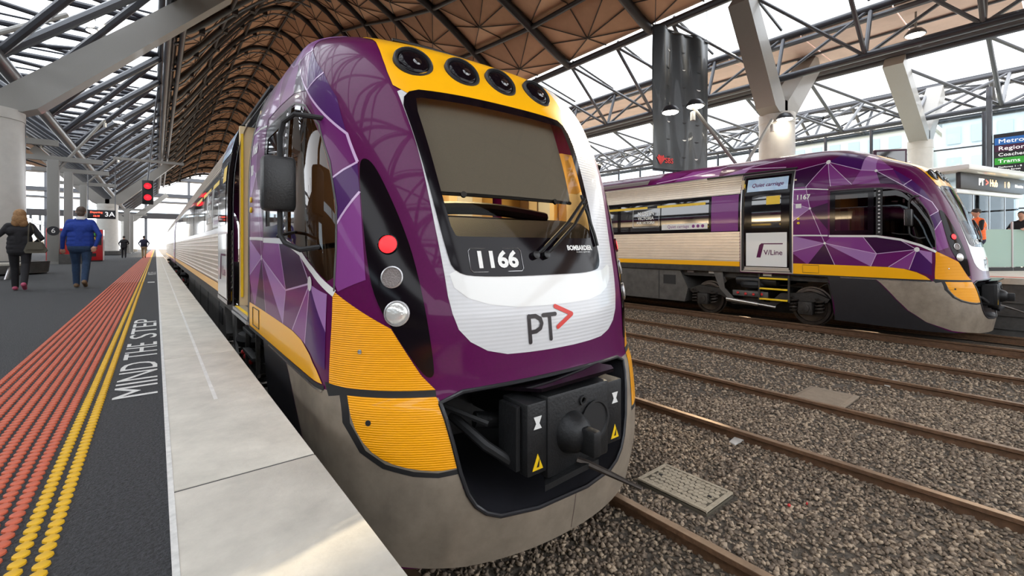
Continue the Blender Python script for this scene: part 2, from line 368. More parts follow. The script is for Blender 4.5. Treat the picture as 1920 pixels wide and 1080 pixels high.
def stones():
    pts = []
    for n, x0, x1, y0, y1, s0, s1 in ((108000, .75, 9.0, -2.5, 7.0, .012, .026), (52000, 4.5, 13., -2.5, 10.5, .014, .028)):
        X = rng.uniform(x0, x1, n); Y = rng.uniform(y0, y1, n); px, py = pix(X, Y, -1.17)
        ok = (px > 500) | (py > 900) | (depth(X, Y) < .5)
        if s0 == .012: ok &= (depth(X, Y) < 6.2)
        else: ok &= (depth(X, Y) >= 5.9)
        ok &= ~((abs(X - 3.565) < .25) & (abs(Y - 2.1) < .36)) & ~((abs(X - 7.25) < .42) & (abs(Y - 2.16) < .32))
        X, Y = X[ok], Y[ok]; pts.append(np.stack([X, Y, rng.uniform(s0, s1, len(X))], 1))
    P = np.concatenate(pts); n = len(P)
    base = np.array([(1, 0, 0), (-1, 0, 0), (0, 1, 0), (0, -1, 0), (0, 0, 1), (0, 0, -1)], float)
    V = base[None] * rng.uniform(.65, 1.25, (n, 6, 1)) + rng.normal(0, .22, (n, 6, 3))
    q = rng.normal(size=(n, 4)); q /= np.linalg.norm(q, axis=1)[:, None]; w, x, y, z = q.T
    Rm = np.stack([np.stack([1 - 2 * (y * y + z * z), 2 * (x * y - z * w), 2 * (x * z + y * w)], 1), np.stack([2 * (x * y + z * w), 1 - 2 * (x * x + z * z), 2 * (y * z - x * w)], 1), np.stack([2 * (x * z - y * w), 2 * (y * z + x * w), 1 - 2 * (x * x + y * y)], 1)], 1)
    V = np.einsum('nij,nkj->nki', Rm, V) * P[:, 2][:, None, None]; V[:, :, 2] *= .75
    V += np.stack([P[:, 0], P[:, 1], -1.185 + P[:, 2] * rng.uniform(.0, .7, n)], 1)[:, None]
    tri = np.array([(0, 2, 4), (2, 1, 4), (1, 3, 4), (3, 0, 4), (2, 0, 5), (1, 2, 5), (3, 1, 5), (0, 3, 5)])
    Fc = (tri[None] + 6 * np.arange(n)[:, None, None]).reshape(-1).astype(np.int32)
    me = bpy.data.meshes.new('ballast_stones'); me.vertices.add(n * 6); me.vertices.foreach_set('co', V.reshape(-1))
    me.loops.add(n * 24); me.loops.foreach_set('vertex_index', Fc); me.polygons.add(n * 8)
    me.polygons.foreach_set('loop_start', np.arange(0, n * 24, 3, dtype=np.int32))
    for m in ('stone_a', 'stone_b'): me.materials.append(M(m))
    me.polygons.foreach_set('material_index', np.repeat((rng.random(n) < .62).astype(np.int32), 8)); me.update(calc_edges=True)
    o = link('ballast_stones', me); tag(o, 'loose brown ballast stones covering the ground between the rails', 'ballast', kind='stuff')
stones()
T1X, T2X = 2.057, 13.4
tracks = [(T1X, RAIL, 'under the front train'), (5.78, RAIL, 'of the empty track beside the front train'), (9.4, RAIL, 'of the empty track beside the far train'), (T2X, RAIL + .07, 'under the far train')]
def rail_profile(x, z):
    h = [(-.034, 0), (.034, 0), (.036, -.03), (.009, -.045), (.009, -.125), (.07, -.145), (.07, -.16), (-.07, -.16), (-.07, -.145), (-.009, -.125), (-.009, -.045), (-.036, -.03)]
    return [(x + a, -6, z + b) for a, b in h]
for cx, z, nm in tracks:
    for sgn, side in ((-1, 'left'), (1, 'right')):
        x = cx + sgn * .835
        r = thing('rail', f'rusty steel rail, {side} one {nm}', 'rail', (x, 0, z - .16), group='running rails')
        mb = MB(); mb.prism(rail_profile(0, .16), (0, 150, 0)); mb.build('rail_web', 'rail_rust', r, smooth=30)
        MB().box((-.030, -6, .1595), (.030, 144, .1625)).build('rail_head', 'rail_head', r, smooth=None)
        if cx < 10:
            for k in range(18):
                yy = -.2 + .68 * k
                if in_view(x, yy, z, 60):
                    for a in (-.0875, .0875): MB().box((a - .0275, yy - .05, .004), (a + .0275, yy + .05, .045), .008).build('clip', 'rail_rust', r)
# cover slab of a cable pit
lid = thing('pit_cover', 'rectangular sandy concrete pit cover lying in the ballast', 'cover', (3.565, 2.1, -1.187), R(90)); lid.scale = (.76, .8, 1)
MB().box((-.42, -.27, 0), (.42, .27, .045), .008).build('slab', 'lid_joint', lid)
MB().box((-.42, -.27, .03), (.42, -.235, .052)).box((-.42, .235, .03), (.42, .27, .052)).box((-.42, -.235, .03), (-.38, .235, .052)).box((.38, -.235, .03), (.42, .235, .052)).build('rim', 'lid_concrete', lid, smooth=None)
r2 = random.Random(3)
for i in range(13):
    for j in range(7):
        cx = -.345 + .0575 * i + (.028 if j % 2 else 0) + r2.uniform(-.006, .006); cy = -.2 + .0667 * j + r2.uniform(-.006, .006)
        if cx > .365: continue
        pts = [(cx + .034 * math.cos(a) * r2.uniform(.88, 1), cy + .038 * math.sin(a) * r2.uniform(.88, 1), .04) for a in [k * math.pi / 3 + .5 + r2.uniform(-.2, .2) for k in range(6)]]
        MB().prism(pts, (0, 0, .008)).build('tile', 'lid_concrete', lid, smooth=None)
for sx in (-.3, .3): MB().box((sx - .02, -.012, .045), (sx + .02, .012, .054)).build('lift_slot', 'black_rubber', lid, smooth=None)
l2 = thing('pit_cover', 'dusty low concrete pit cover between the two middle rails', 'cover', (7.25, 2.16, -1.187))
mat('lid_dusty', (.30, .235, .17), .9, noise=(16, .3)); MB().box((-.4, -.3, 0), (.4, .3, .03), .006).build('slab', 'lid_dusty', l2); MB().box((-.34, -.24, .03), (.34, .24, .036)).build('panel', 'lid_dusty', l2, smooth=None)
for i, (x, y) in enumerate(((3.98, 1.43), (4.12, 1.35))):
    tag(MB().ball((0, 0, .012), (.016 - .006 * i, .013 - .005 * i, .012), 8, 6).build('bottle_cap', 'valve_red', None, (x, y, -1.17)),
        ('red scrap on the ballast', 'tiny second red scrap on the ballast')[i] + ', right of the pit cover', 'litter')
for i, (x, y, l) in enumerate(((4.87, 2.26, .3), (8.64, 1.75, .45))):
    mb = MB(); mb.prism([(0, -.04, 0), (l, -.05, 0), (l * 1.1, .02, 0), (l * .6, .05, 0), (.02, .03, 0)], (0, 0, .012))
    tag(mb.build('white_dust', 'paint_faint', None, (x - .12, y, -1.166)), ('white dust patch by the second rail from the front train', 'white dust patch by the rail in front of the far train')[i], 'dust')

# ================================================================== SETTING: the roof
def sstep(t): t = min(max(t, 0), 1); return t * t * (3 - 2 * t)
def zvault(X, Y):
    amp = 1.5 + 6.5 * sstep((Y - 12) / 25) * (1 - .75 * sstep((Y - 60) / 40))
    t = (X - .7) / 13.8
    return 11 - 2 * t + amp * math.sin(math.pi * t) ** 1.25
ceil = thing('ceiling', 'high undulating vault of brown fabric panels with dark arched ribs', 'ceiling', (7.6, 40, 9), kind='structure')
off = Vector((7.6, 40, 9))
BAY = 4.2; YS = [-11.1 + BAY * i for i in range(26)]; XS = [.7, 3.0, 5.3, 7.6, 9.9, 12.2, 14.5]
def cpart(mb, name, m, smooth=30): 
    mb.v = [tuple(Vector(v) - off) for v in mb.v]; return mb.build(name, m, ceil, smooth=smooth)
for i, y in enumerate(YS):
    rib = MB().path([(x, y, zvault(x, y)) for x in np.linspace(.7, 14.5, 21)], .17, 8); cpart(rib, 'rib', 'rib_dark', 60)
    if y > 18:   # lighter twin rail and hangers under the left half of the ribs
        cpart(MB().path([(x, y + .35, zvault(x, y) - .32) for x in np.linspace(.7, 8, 11)], .06, 6), 'rail_bar', 'tube_grey', 60)
        for x in (1.8, 3.2, 4.6, 6.0): cpart(MB().box((x - .12, y + .05, zvault(x, y) - .42), (x + .12, y + .4, zvault(x, y) - .12)), 'bracket', 'rib_dark', None)
    if i + 1 < len(YS):
        y1 = YS[i + 1]; ym = (y + y1) / 2
        for x0, x1 in zip(XS[:-1], XS[1:]):
            xm = (x0 + x1) / 2; loop = [(x0, y), (xm, y), (x1, y), (x1, ym), (x1, y1), (xm, y1), (x0, y1), (x0, ym)]
            vs = [(a, b, zvault(a, b) + .22) for a, b in loop] + [(xm, ym, zvault(xm, ym) - .28)]
            cpart(MB().add(vs, [(k, (k + 1) % 8, 8) for k in range(8)]), 'panel', 'soffit', None)
            sm = MB()
            for k in range(8):
                a = Vector(vs[k]); b = Vector(vs[8]); sm.tube(a - Vector((0, 0, .03)), b - Vector((0, 0, .03)), .022, 4, caps=False)
            cpart(sm, 'seam', 'soffit_seam', None)
for x in XS:
    cpart(MB().path([(x, y, zvault(x, y) - .02) for y in YS], .13 if x in (.7, 14.5) else .1, 8), 'purlin', 'rib_dark' if x not in (.7, 14.5) else 'tube_dark', 60)
cpart(MB().path([(.45, y, zvault(.7, y) - .5) for y in YS], .15, 8), 'edge_tube', 'tube_grey', 60)
cpart(MB().path([(1.0, y, zvault(.7, y) - .2) for y in YS], .12, 8), 'edge_tube', 'tube_dark', 60)

def column(nm, x, y, zb, r, tops, label, h=5.4, armw=.8, armd=.34, bench=False):
    c = thing('support_column', label, 'column', (x, y, zb))
    H = h - zb
    MB().lathe([(r * 1.18, 0), (r * 1.12, .5), (r * 1.04, 2.2), (r, H - .35), (r * 1.03, H - .34), (r * 1.03, H)], n=40).build('shaft', 'steel_light', c, smooth=30)
    for tx, tz in tops:
        sx = 1 if tx > x else -1; dx = tx - x; dz = tz - h
        # box-section arm with a kinked foot
        foot = [(-sx * r * .2, H - .05), (sx * r * 1.0, H - .05), (sx * (r + .35), H + .12), (dx + sx * .3, dz + H - .35), (dx - sx * .15, dz + H + armd * .5), (sx * r * .25, H + armd * 1.5), (-sx * r * .2, H + armd * 1.5)]
        MB().prism([(a, -armw / 2, b) for a, b in foot], (0, armw, 0)).build('arm', 'steel_grey', c, smooth=None)
    if bench:
        MB().lathe([(r * 1.2, 0), (r * 1.7, .05), (r * 1.75, .42), (r * 1.2, .45)], n=32).build('plinth', 'concrete_wall', c, smooth=30)
    return c
column('a', -4.25, 22.0, 0, .80, [(2.2, 11.6), (-10.0, 11.4)], 'large pale round column at the left edge with a broad raking arm', bench=True)
column('b', -4.0, 64.0, 0, .85, [(1.6, 10.7), (-9.4, 10.7)], 'pale round column with V arms behind the hanging platform sign', bench=True)
column('c', -4.0, 106.0, 0, .85, [(1.6, 10.7), (-9.4, 10.7)], 'most distant pale round column with V arms along the platform', bench=True)
column('d', 17.0, 6.5, P2, .55, [(14.4, 8.8), (20.1, 8.2)], 'round column with V arms behind the far train, right of the black banner', 5.5, .62, .3)
column('e', 25.8, 4.16, P2, .42, [(21.4, 7.9), (29.2, 8.4)], 'slimmer column with V arms above the nose of the far train', 5.45, .6, .28)

def truss(label, x0, zb, xl, xr, zl, zr, ya, yb, step, rb=.16, rw=.085, cat='truss', mb='tube_dark', mw='tube_grey', ties=True):
    """three-chord truss along Y: one lower chord, two upper chords, webs and ties; every tube is a part"""
    t = thing('roof_truss', label, cat, (x0, ya, zb)); o = Vector((x0, ya, zb))
    P = lambda x, y, z: Vector((x, y, z)) - o
    MB().tube(P(x0, ya, zb), P(x0, yb, zb), rb, 12).build('chord', mb, t)
    MB().tube(P(xl, ya, zl), P(xl, yb, zl), rb, 10).build('chord', mb, t); MB().tube(P(xr, ya, zr), P(xr, yb, zr), rb, 10).build('chord', mb, t)
    n = int((yb - ya) / step)
    for i in range(n + 1):
        y = ya + i * step
        tube_part('web', P(x0, y, zb), P(xl, y, zl), rw * 1.2, mw, t); tube_part('web', P(x0, y, zb), P(xr, y, zr), rw * 1.2, mw, t)
        if ties: tube_part('tie', P(xl, y, zl), P(xr, y, zr), rw, mb, t)
        if i < n:
            tube_part('web', P(x0, y, zb), P(xl, y + step, zl), rw, mw, t); tube_part('web', P(x0, y + step, zb), P(xr, y, zr), rw, mw, t)
            if ties: tube_part('tie', P(xl, y, zl), P(xr, y + step, zr), rw * .8, mb, t)
            if ties and i % 2 == 0: tube_part('tie', P(xr, y, zr), P(xl, y + step, zl), rw * .8, mb, t)
    return t
truss('long tubular roof truss under the skylight over the near platform', -4, 7.0, -8.8, .3, 10.9, 10.9, -37.4, 106, 4.2, .24, .14)
truss('tubular roof truss under the bright skylight above the far train', 17.0, 6.75, 14.5, 17.6, 8.95, 8.4, -6, 44, 2.5, .12, .055, mw='tube_grey', ties=False)
truss('slim tubular roof truss along the top of the glass wall', 26, 6.45, 21.6, 29.5, 7.9, 8.6, -6, 40, 2.6, .11, .06, ties=False)
truss('far tubular roof truss behind the glass wall truss', 32, 7.4, 29.6, 34, 8.7, 9.3, -8, 40, 2.6, .12, .07, mb='tube_dark', mw='tube_dark')
def skylight(n, label, xa, za, xb, zb, ya, yb, st):
    s = thing('window_%d' % n, label, 'skylight', (xa, ya, za), kind='structure')
    for i in range(int((yb - ya) / st)):
        y = i * st; d = (xb - xa, zb - za)
        MB().add([(0, y + .03, 0), (d[0], y + .03, d[1]), (d[0], y + st - .03, d[1]), (0, y + st - .03, 0)], [(0, 1, 2, 3)]).build('pane', 'sky_glass', s, smooth=None, fix=False)
        tube_part('glazing_bar', (0, y, 0), (d[0], y, d[1]), .05, 'tube_dark', s, 6)
skylight(1, 'glazed skylight over the near platform', -8.8, 11.3, .3, 11.3, -37.4, 106, 4.2)
skylight(2, 'glazed skylight strip above the far train', 14.6, 9.2, 17.4, 8.6, -6, 44, 2.5)
# left-hand vault beyond the skylight, far roof on the right
lv = thing('ceiling', 'dark vault beyond the skylight at the far left', 'ceiling', (-16, 40, 9), kind='structure')
for i in range(17):
    y = -54 + 9.2 * i - 40
    for k in range(4):
        xa, xb = 7.2 - 3.2 * k, 7.2 - 3.2 * (k + 1); za, zb = 2 + 3.2 * math.sin(k * .5), 2 + 3.2 * math.sin((k + 1) * .5)
        MB().add([(xa, y, za), (xb, y, zb), (xb, y + 9.1, zb), (xa, y + 9.1, za)], [(0, 1, 2, 3)]).build('panel', 'soffit', lv, smooth=None)
    MB().path([(7.2 - 1.6 * k, y, 1.85 + 3.2 * math.sin(k * .25)) for k in range(9)], .13, 6).build('rib', 'rib_dark', lv)
rc = thing('ceiling', 'brown sloping soffit strip at the upper right', 'ceiling', (19, 0, 7.5), kind='structure')
for i in range(16):
    y = -9 + 2.5 * i
    MB().box((-1.35, y, .75), (0.55, y + 2.46, .83)).build('panel', 'soffit_right', rc, smooth=None)
    MB().box((.58, y, .72), (2.5, y + 2.46, .80)).build('panel', 'soffit_right', rc, smooth=None)
for i in range(5): MB().box((-4.2, -9 + 2.5 * i, .9), (-1.45, -6.54 + 2.5 * i, .98)).build('panel', 'soffit_right', rc, smooth=None)
MB().box((-1.35, -40, .75), (2.5, -9.02, .83)).build('panel', 'soffit_right', rc, smooth=None)
MB().tube((2.5, -9, .55), (2.5, 31, .55), .1).build('edge_tube', 'tube_grey', rc); MB().tube((.56, -9, .7), (.56, 31, .7), .05).build('joint_tube', 'tube_grey', rc)
MB().tube((-1.4, -9, .6), (-1.4, 31, .6), .1).build('edge_tube', 'tube_grey', rc)

# glass curtain wall on the right and pale buildings outside
gw = thing('wall_right', 'tall glazed wall behind the right hand platform', 'glass wall', (28, 0, P2), kind='structure')
for i in range(20):
    y = -7.3 + 1.95 * i
    tube_part('post', (0, y, 0), (0, y, 6.6), .07, 'tube_dark', gw)
    for z0, z1 in ((.1, 2.3), (2.3, 3.7), (3.7, 5.1), (5.1, 6.5)):
        MB().box((-.006, y + .05, z0 + .03), (.006, y + 1.9, z1 - .03)).build('pane', 'wall_glass', gw, smooth=None)
for z in (.1, 2.3, 3.7, 5.1, 6.5): tube_part('transom', (0, -7.3, z), (0, 31.7, z), .035, 'tube_dark', gw)
def building(label, x, y, w, h, d, m, nx, nz, z0=-1.2):
    b = thing('city_building', label, 'building', (x, y, z0))
    MB().box((0, 0, 0), (d, w, h)).build('walls', m, b, smooth=None)
    pw, ph = w / nx, h / nz
    pm = MB().box((-.12, pw * .22, ph * .25), (.02, pw * .78, ph * .8)).mesh('pane', 'window_blue', None)
    for i in range(nx):
        for k in range(nz): link('window', pm, b, (0, i * pw, k * ph))
    MB().box((-.3, -.3, h), (d, w + .3, h + .6)).build('parapet', m, b, smooth=None)
building('pale office block seen through the glass wall, nearest the platform sign', 52, -6, 13, 12.5, 12, 'building_pale', 9, 5)
building('cream office block seen through the glass wall behind the V column', 60, 9, 14, 14, 12, 'building_warm', 8, 6)
building('wide pale block seen through the glass wall behind the far train', 66, 25, 40, 12, 12, 'building_pale', 18, 5)

# far end of the hall: footbridge and end beams
fb = thing('footbridge', 'dark footbridge crossing the hall at the far end', 'bridge', (0, 132, 0))
for z0, z1, m in ((7.4, 8.6, 'rib_dark'), (12.4, 13.2, 'tube_dark'), (16.4, 17.2, 'tube_grey'), (11.1, 11.4, 'tube_grey')):
    MB().box((-60, 0, z0), (40, 3, z1)).build('beam', m, fb, smooth=None)
for i in range(13): MB().box((-58 + 8 * i, .4, 0), (-57.5 + 8 * i, 1, 16.4)).build('post', 'tube_grey', fb, smooth=None)
MB().box((-60, 1.5, 8.6), (40, 1.55, 9.7)).build('railing_panel', 'wall_glass', fb, smooth=None)

# ================================================================== THE TRAINS
PB = dict(W=1.31, zt=3.021, z1=1.245, q=2.955, L0=.857, L1=.683, P0=2.099, P1=2.612, tuck=.08)
ZT, Z1, Q = PB['zt'], PB['z1'], PB['q']; KV = 1.2
_f = pchip([-.9, -.5, 0, .1, .5, 1.05, 1.71, 2.31, ZT - .45, ZT - .2, ZT - .07, ZT], [.055, -.005, .05, .09, .14, .292, .545, .928, 1.455, 2.012, 2.362, 3.062])
def fz(z): return _f(z)
def wz(z):
    z = np.asarray(z, float)
    lo = PB['W'] - PB['tuck'] * (np.clip(.3 - z, 0, 9) / 1.2) ** 2
    t = np.clip((z - Z1) / (ZT - Z1), 0, 1); return np.where(z < Z1, lo, PB['W'] * (1 - t ** Q) ** (1 / Q))
def _lp(z, a, b): t = np.clip((np.asarray(z, float) - .2) / 2.2, 0, 1); t = t * t * (3 - 2 * t); return a + (b - a) * t
def Lz(z): return _lp(z, PB['L0'], PB['L1'])
def Pz(z): return _lp(z, PB['P0'], PB['P1'])
def z2v(z): z = np.asarray(z, float); t = np.clip((z - Z1) / (ZT - Z1), 0, 1); return np.where(z < Z1, z, Z1 + KV * np.arcsin(np.clip(t ** (Q / 2), 0, 1)))
def v2z(v): v = np.asarray(v, float); ph = np.clip((v - Z1) / KV, 0, math.pi / 2); return np.where(v < Z1, v, Z1 + (ZT - Z1) * np.sin(ph) ** (2 / Q))
def surf(a, v):
    z = v2z(v); t = np.abs(a); th = np.clip(t, 0, 1) * math.pi / 2; p = Pz(z)
    x = np.sign(a) * wz(z) * np.sin(th) ** (2 / p); u = fz(z) + Lz(z) * (1 - np.cos(th) ** (2 / p)) + np.clip(t - 1, 0, None)
    return np.stack([x, u, z], -1)
def surf_n(a, v):
    e = .006; a = np.asarray(a, float); v = np.asarray(v, float)
    da = surf(a + e, v) - surf(a - e, v); vh = np.minimum(v + e, Z1 + KV * math.pi / 2 - .0005); dv = surf(a, vh) - surf(a, vh - 2 * e)
    n = np.cross(da, dv); l = np.linalg.norm(n, axis=-1, keepdims=True); n = n / np.maximum(l, 1e-9)
    c = surf(a, v); out = np.stack([c[..., 0], np.minimum(c[..., 1] - 2.5, 0), c[..., 2] - 1.0], -1)
    s = np.sign((n * out).sum(-1, keepdims=True)); return n * np.where(s == 0, 1, s)
def side(pts, sg=-1, step=.05):
    p = np.array(densify(pts, step)) if step else np.array(pts, float); u, z = p[:, 0], p[:, 1]; f, L, P = fz(z), Lz(z), Pz(z)
    C = np.clip((u - f) / L, 0, 1); t = np.where(u >= f + L, 1 + (u - f - L), np.arccos(np.clip((1 - C) ** (P / 2), 0, 1)) / (math.pi / 2))
    return list(zip((sg * t).tolist(), z2v(z).tolist()))
def front(pts, step=.04):
    p = np.array(densify(pts, step)) if step else np.array(pts, float); x, z = p[:, 0], p[:, 1]
    S = np.clip(np.abs(x) / wz(z), 0, .9995); t = np.arcsin(S ** (Pz(z) / 2)) / (math.pi / 2)
    return list(zip((np.sign(x) * t).tolist(), z2v(z).tolist()))
def mixed(pts, sg=-1):
    """('s',u,z) or ('f',x,z) corners -> one loop in the unrolled domain, straight between corners there"""
    q = [(side([(a, z)], sg, 0) if k == 's' else front([(a, z)], 0))[0] for k, a, z in pts]
    return densify(q, .03)
def patch_mesh(name, outline, m, off=.003, step=.05, holes=(), alev=None, vlev=None):
    pts = list(outline); edges = []; n0 = len(pts); edges += [(i, (i + 1) % n0) for i in range(n0)]
    for h in holes:
        b = len(pts); pts += list(h); edges += [(b + i, b + (i + 1) % len(h)) for i in range(len(h))]
    o = np.array(outline); lo, hi = o.min(0), o.max(0)
    A = np.arange(lo[0] + step * .5, hi[0], step) if alev is None else np.array(alev); V = np.arange(lo[1] + step * .5, hi[1], step) if vlev is None else np.array(vlev)
    G = np.stack(np.meshgrid(A, V), -1).reshape(-1, 2)
    def keep(P):
        k = pip(P[:, 0], P[:, 1], outline)
        for h in holes: k &= ~pip(P[:, 0], P[:, 1], h)
        return k
    if len(G): pts += [tuple(p) for p in G[keep(G)]]
    r = delaunay_2d_cdt([Vector(p) for p in pts], edges, [], 0, 1e-6)
    V2 = np.array([(p.x, p.y) for p in r[0]]); F = np.array([list(f) for f in r[2] if len(f) == 3])
    F = F[keep(V2[F].mean(1))]; P3 = surf(V2[:, 0], V2[:, 1]); Nn = surf_n(V2[:, 0], V2[:, 1]); P3 = P3 + Nn * off
    fn = np.cross(P3[F[:, 1]] - P3[F[:, 0]], P3[F[:, 2]] - P3[F[:, 0]]); fl_ = (fn * Nn[F].mean(1)).sum(1) < 0; F[fl_] = F[fl_][:, ::-1]
    ar = np.linalg.norm(fn, axis=1); F = F[ar > 1e-10]
    used = np.unique(F); mp = -np.ones(len(V2), int); mp[used] = np.arange(len(used)); F = mp[F]
    me = bpy.data.meshes.new(name); me.from_pydata(P3[used].tolist(), [], F.tolist()); me.materials.append(M(m))
    me.polygons.foreach_set('use_smooth', [True] * len(me.polygons)); me.update()
    me.normals_split_custom_set_from_vertices(Nn[used].tolist())
    return me
def ribbon(pts, w, closed=False):
    """2D polyline -> closed outline of width w (metres in the given plane)"""
    P = [Vector(p) for p in pts]; n = len(P); Lf, Rt = [], []
    for i in range(n):
        t = (P[min(i + 1, n - 1)] - P[max(i - 1, 0)]).normalized(); nn = Vector((-t.y, t.x)) * (w / 2); Lf.append(tuple(P[i] + nn)); Rt.append(tuple(P[i] - nn))
    return Lf + Rt[::-1]
def fpt(x, z, off=0.):
    a, v = front([(x, z)], 0)[0]; return Vector(surf(np.array(a), np.array(v)) + surf_n(a, v) * off), Vector(surf_n(a, v))
def spt(u, z, off=0., sg=-1):
    a, v = side([(u, z)], sg, 0)[0]; return Vector(surf(np.array(a), np.array(v)) + surf_n(a, v) * off), Vector(surf_n(a, v))
def mirror_front(p): return [(-x, z) for x, z in p]

WS = smooth_loop([(-.85, 1.93), (-.81, 1.60), (-.765, 1.2), (-.73, .90), (-.70, .76), (-.52, .735), (.0, .735), (.38, .735), (.53, .77), (.535, 1.0), (.555, 1.4), (.60, 1.93), (.3, 1.945), (-.5, 1.945)], 2)
WSI = smooth_loop([(-.765, 1.86), (-.735, 1.5), (-.705, 1.2), (-.675, .985), (-.62, .975), (.42, .975), (.475, .985), (.49, 1.3), (.52, 1.86), (.45, 1.88), (-.7, 1.88)], 1)
OPEN = smooth_loop([(-.835, .095), (-.80, -.07), (-.74, -.40), (-.66, -.54), (-.5, -.61), (.3, -.61), (.48, -.54), (.58, -.38), (.68, -.05), (.72, .095), (.3, .12), (-.3, .12)], 1)
CABW = smooth_loop([(2.5, 1.0), (1.65, .985), (1.25, .91), (.95, .80), (.735, .685), (.745, .9), (.775, 1.15), (.86, 1.42), (1.0, 1.67), (1.2, 1.83), (1.5, 1.92), (2.0, 1.95), (2.5, 1.95)], 1)
DOOR = (3.33, 4.42, .19, 2.45)
CACHE = {}
class Car:
    def __init__(s, root): s.root = root
    def put(s, name, key, fn, parent=None, label=None):
        if key not in CACHE: CACHE[key] = fn()
        p = parent or s.root
        o = link(name, CACHE[key], p, (0, 0, 1.07) if p is s.root else (0, 0, 0))
        if label: o['label'] = label
        return o
    def patch(s, name, key, outline, m, off=.003, step=.05, parent=None, **k):
        return s.put(name, key, lambda: patch_mesh(name, outline, m, off, step, **k), parent)
    def mb(s, name, key, fn, m, parent=None, smooth=40): return s.put(name, key, lambda: fn().mesh(name, m, smooth), parent)
    def ftext(s, name, txt, size, x, z, m, off=.006, bold=0., parent=None, sx=1.):
        v, f = text2d(txt, size, bold); mb = MB(); mb.add([fpt(x + a * sx, z + b, off)[0] for a, b in v], f)
        return s.put(name, 'ft' + txt + str(x), lambda: mb.mesh(name, m, None, False), parent)
    def stext(s, name, txt, size, u, z, m, off=.006, bold=0., parent=None, shear=0., sg=-1, xo=None):
        v, f = text2d(txt, size, bold, font_shear=shear); mb = MB()
        mb.add([(spt(u - a, z + b, off, sg)[0] if xo is None else Vector((xo, u - a, z + b))) for a, b in v], f)
        return s.put(name, 'st' + txt + str(u) + str(xo), lambda: mb.mesh(name, m, None, False), parent)

def disc_on(p, n, prof, seg=24):
    mb = MB(); mb.lathe(prof, (0, 0, 0), 'Z', seg); q = n.to_track_quat('Z', 'Y').to_matrix(); mb.v = [tuple(p + q @ Vector(v)) for v in mb.v]; return mb
def stroke2(pts, w):
    """rounded fat polyline as 2D quads and fans"""
    vs, fs = [], []
    for a, b in zip(pts[:-1], pts[1:]):
        a = Vector(a); b = Vector(b); t = (b - a).normalized(); n = Vector((-t.y, t.x)) * w / 2; o = len(vs)
        vs += [tuple(a + n), tuple(a - n), tuple(b - n), tuple(b + n)]; fs.append((o, o + 1, o + 2, o + 3))
    for p in pts:
        o = len(vs); vs += [(p[0] + w / 2 * math.cos(k * math.pi / 6), p[1] + w / 2 * math.sin(k * math.pi / 6)) for k in range(12)]; fs.append(tuple(range(o, o + 12)))
    return vs, fs

FACETS = [  # polygons in (u, z) on the left cab side and their shade
 ([(2.6, .82), (3.3, 1.0), (3.3, .62)], 'lilac'), ([(2.6, .82), (3.3, .62), (2.95, .34)], 'purple_light'), ([(2.6, .82), (2.95, .34), (2.4, .34)], 'purple_dark'),
 ([(2.6, .82), (2.4, .34), (1.75, .34)], 'purple_mid'), ([(2.6, .82), (1.75, .34), (1.65, .6)], 'lilac'), ([(2.6, .82), (1.65, .6), (1.9, .97), (2.45, .985)], 'purple_light'),
 ([(1.65, .6), (1.9, .97), (1.62, .965), (1.3, .90), (1.0, .69)], 'purple_dark'), ([(1.65, .6), (1.0, .69), (1.45, .34), (1.75, .34)], 'purple_mid'), ([(1.0, .69), (1.45, .34), (1.12, .30)], 'purple_light'),
 ([(1.0, .69), (1.12, .30), (.78, .2), (.78, .42)], 'purple_violet'), ([(1.0, .69), (.78, .42), (.78, .64)], 'lilac'), ([(3.3, 1.0), (2.6, .82), (2.45, .985), (2.9, 1.6), (3.3, 1.3)], 'purple_mid'),
 ([(2.9, 1.6), (3.3, 1.3), (3.3, 1.75)], 'lilac'), ([(2.9, 1.6), (3.3, 1.75), (3.3, 2.1), (3.0, 2.1)], 'purple_light'), ([(2.9, 1.6), (3.0, 2.1), (2.56, 2.08), (2.54, 1.7)], 'purple_mid'), ([(2.9, 1.6), (2.54, 1.7), (2.54, 1.0), (2.45, .985)], 'purple_dark'),
 ([(2.6, 2.62), (3.3, 2.5), (3.3, 2.12), (3.0, 2.1)], 'purple_dark'), ([(2.6, 2.62), (3.0, 2.1), (2.5, 2.06)], 'purple_mid'), ([(2.6, 2.62), (2.5, 2.06), (2.1, 2.06)], 'purple_light'), ([(2.6, 2.62), (2.1, 2.06), (1.95, 2.35)], 'purple_mid'),
 ([(2.6, 2.62), (1.95, 2.35), (1.9, 2.7), (2.3, 2.8)], 'purple_violet'), ([(2.1, 2.06), (1.95, 2.35), (1.68, 2.3), (1.6, 2.03)], 'purple_light'), ([(1.95, 2.35), (1.68, 2.3), (1.7, 2.6), (1.9, 2.7)], 'lilac'), ([(1.68, 2.3), (1.7, 2.6), (1.4, 2.3)], 'purple_light'),
 ([(1.68, 2.3), (1.4, 2.3), (1.22, 1.95)], 'purple_mid'), ([(1.68, 2.3), (1.6, 2.03), (1.22, 1.95)], 'purple_dark'),
 ([(1.22, 1.95), (1.4, 2.3), (1.1, 2.05), (.93, 1.85), (.80, 1.60)], 'purple_violet'), ([(1.22, 1.95), (.80, 1.60), (.71, 1.42), (.82, 1.33), (.90, 1.52), (1.02, 1.72)], 'purple_mid'),
 ([(.82, 1.33), (.71, 1.42), (.665, 1.24), (.755, 1.05)], 'purple_violet'), ([(.755, 1.05), (.665, 1.24), (.625, 1.05), (.56, .73), (.70, .66), (.725, .7)], 'purple_light')]
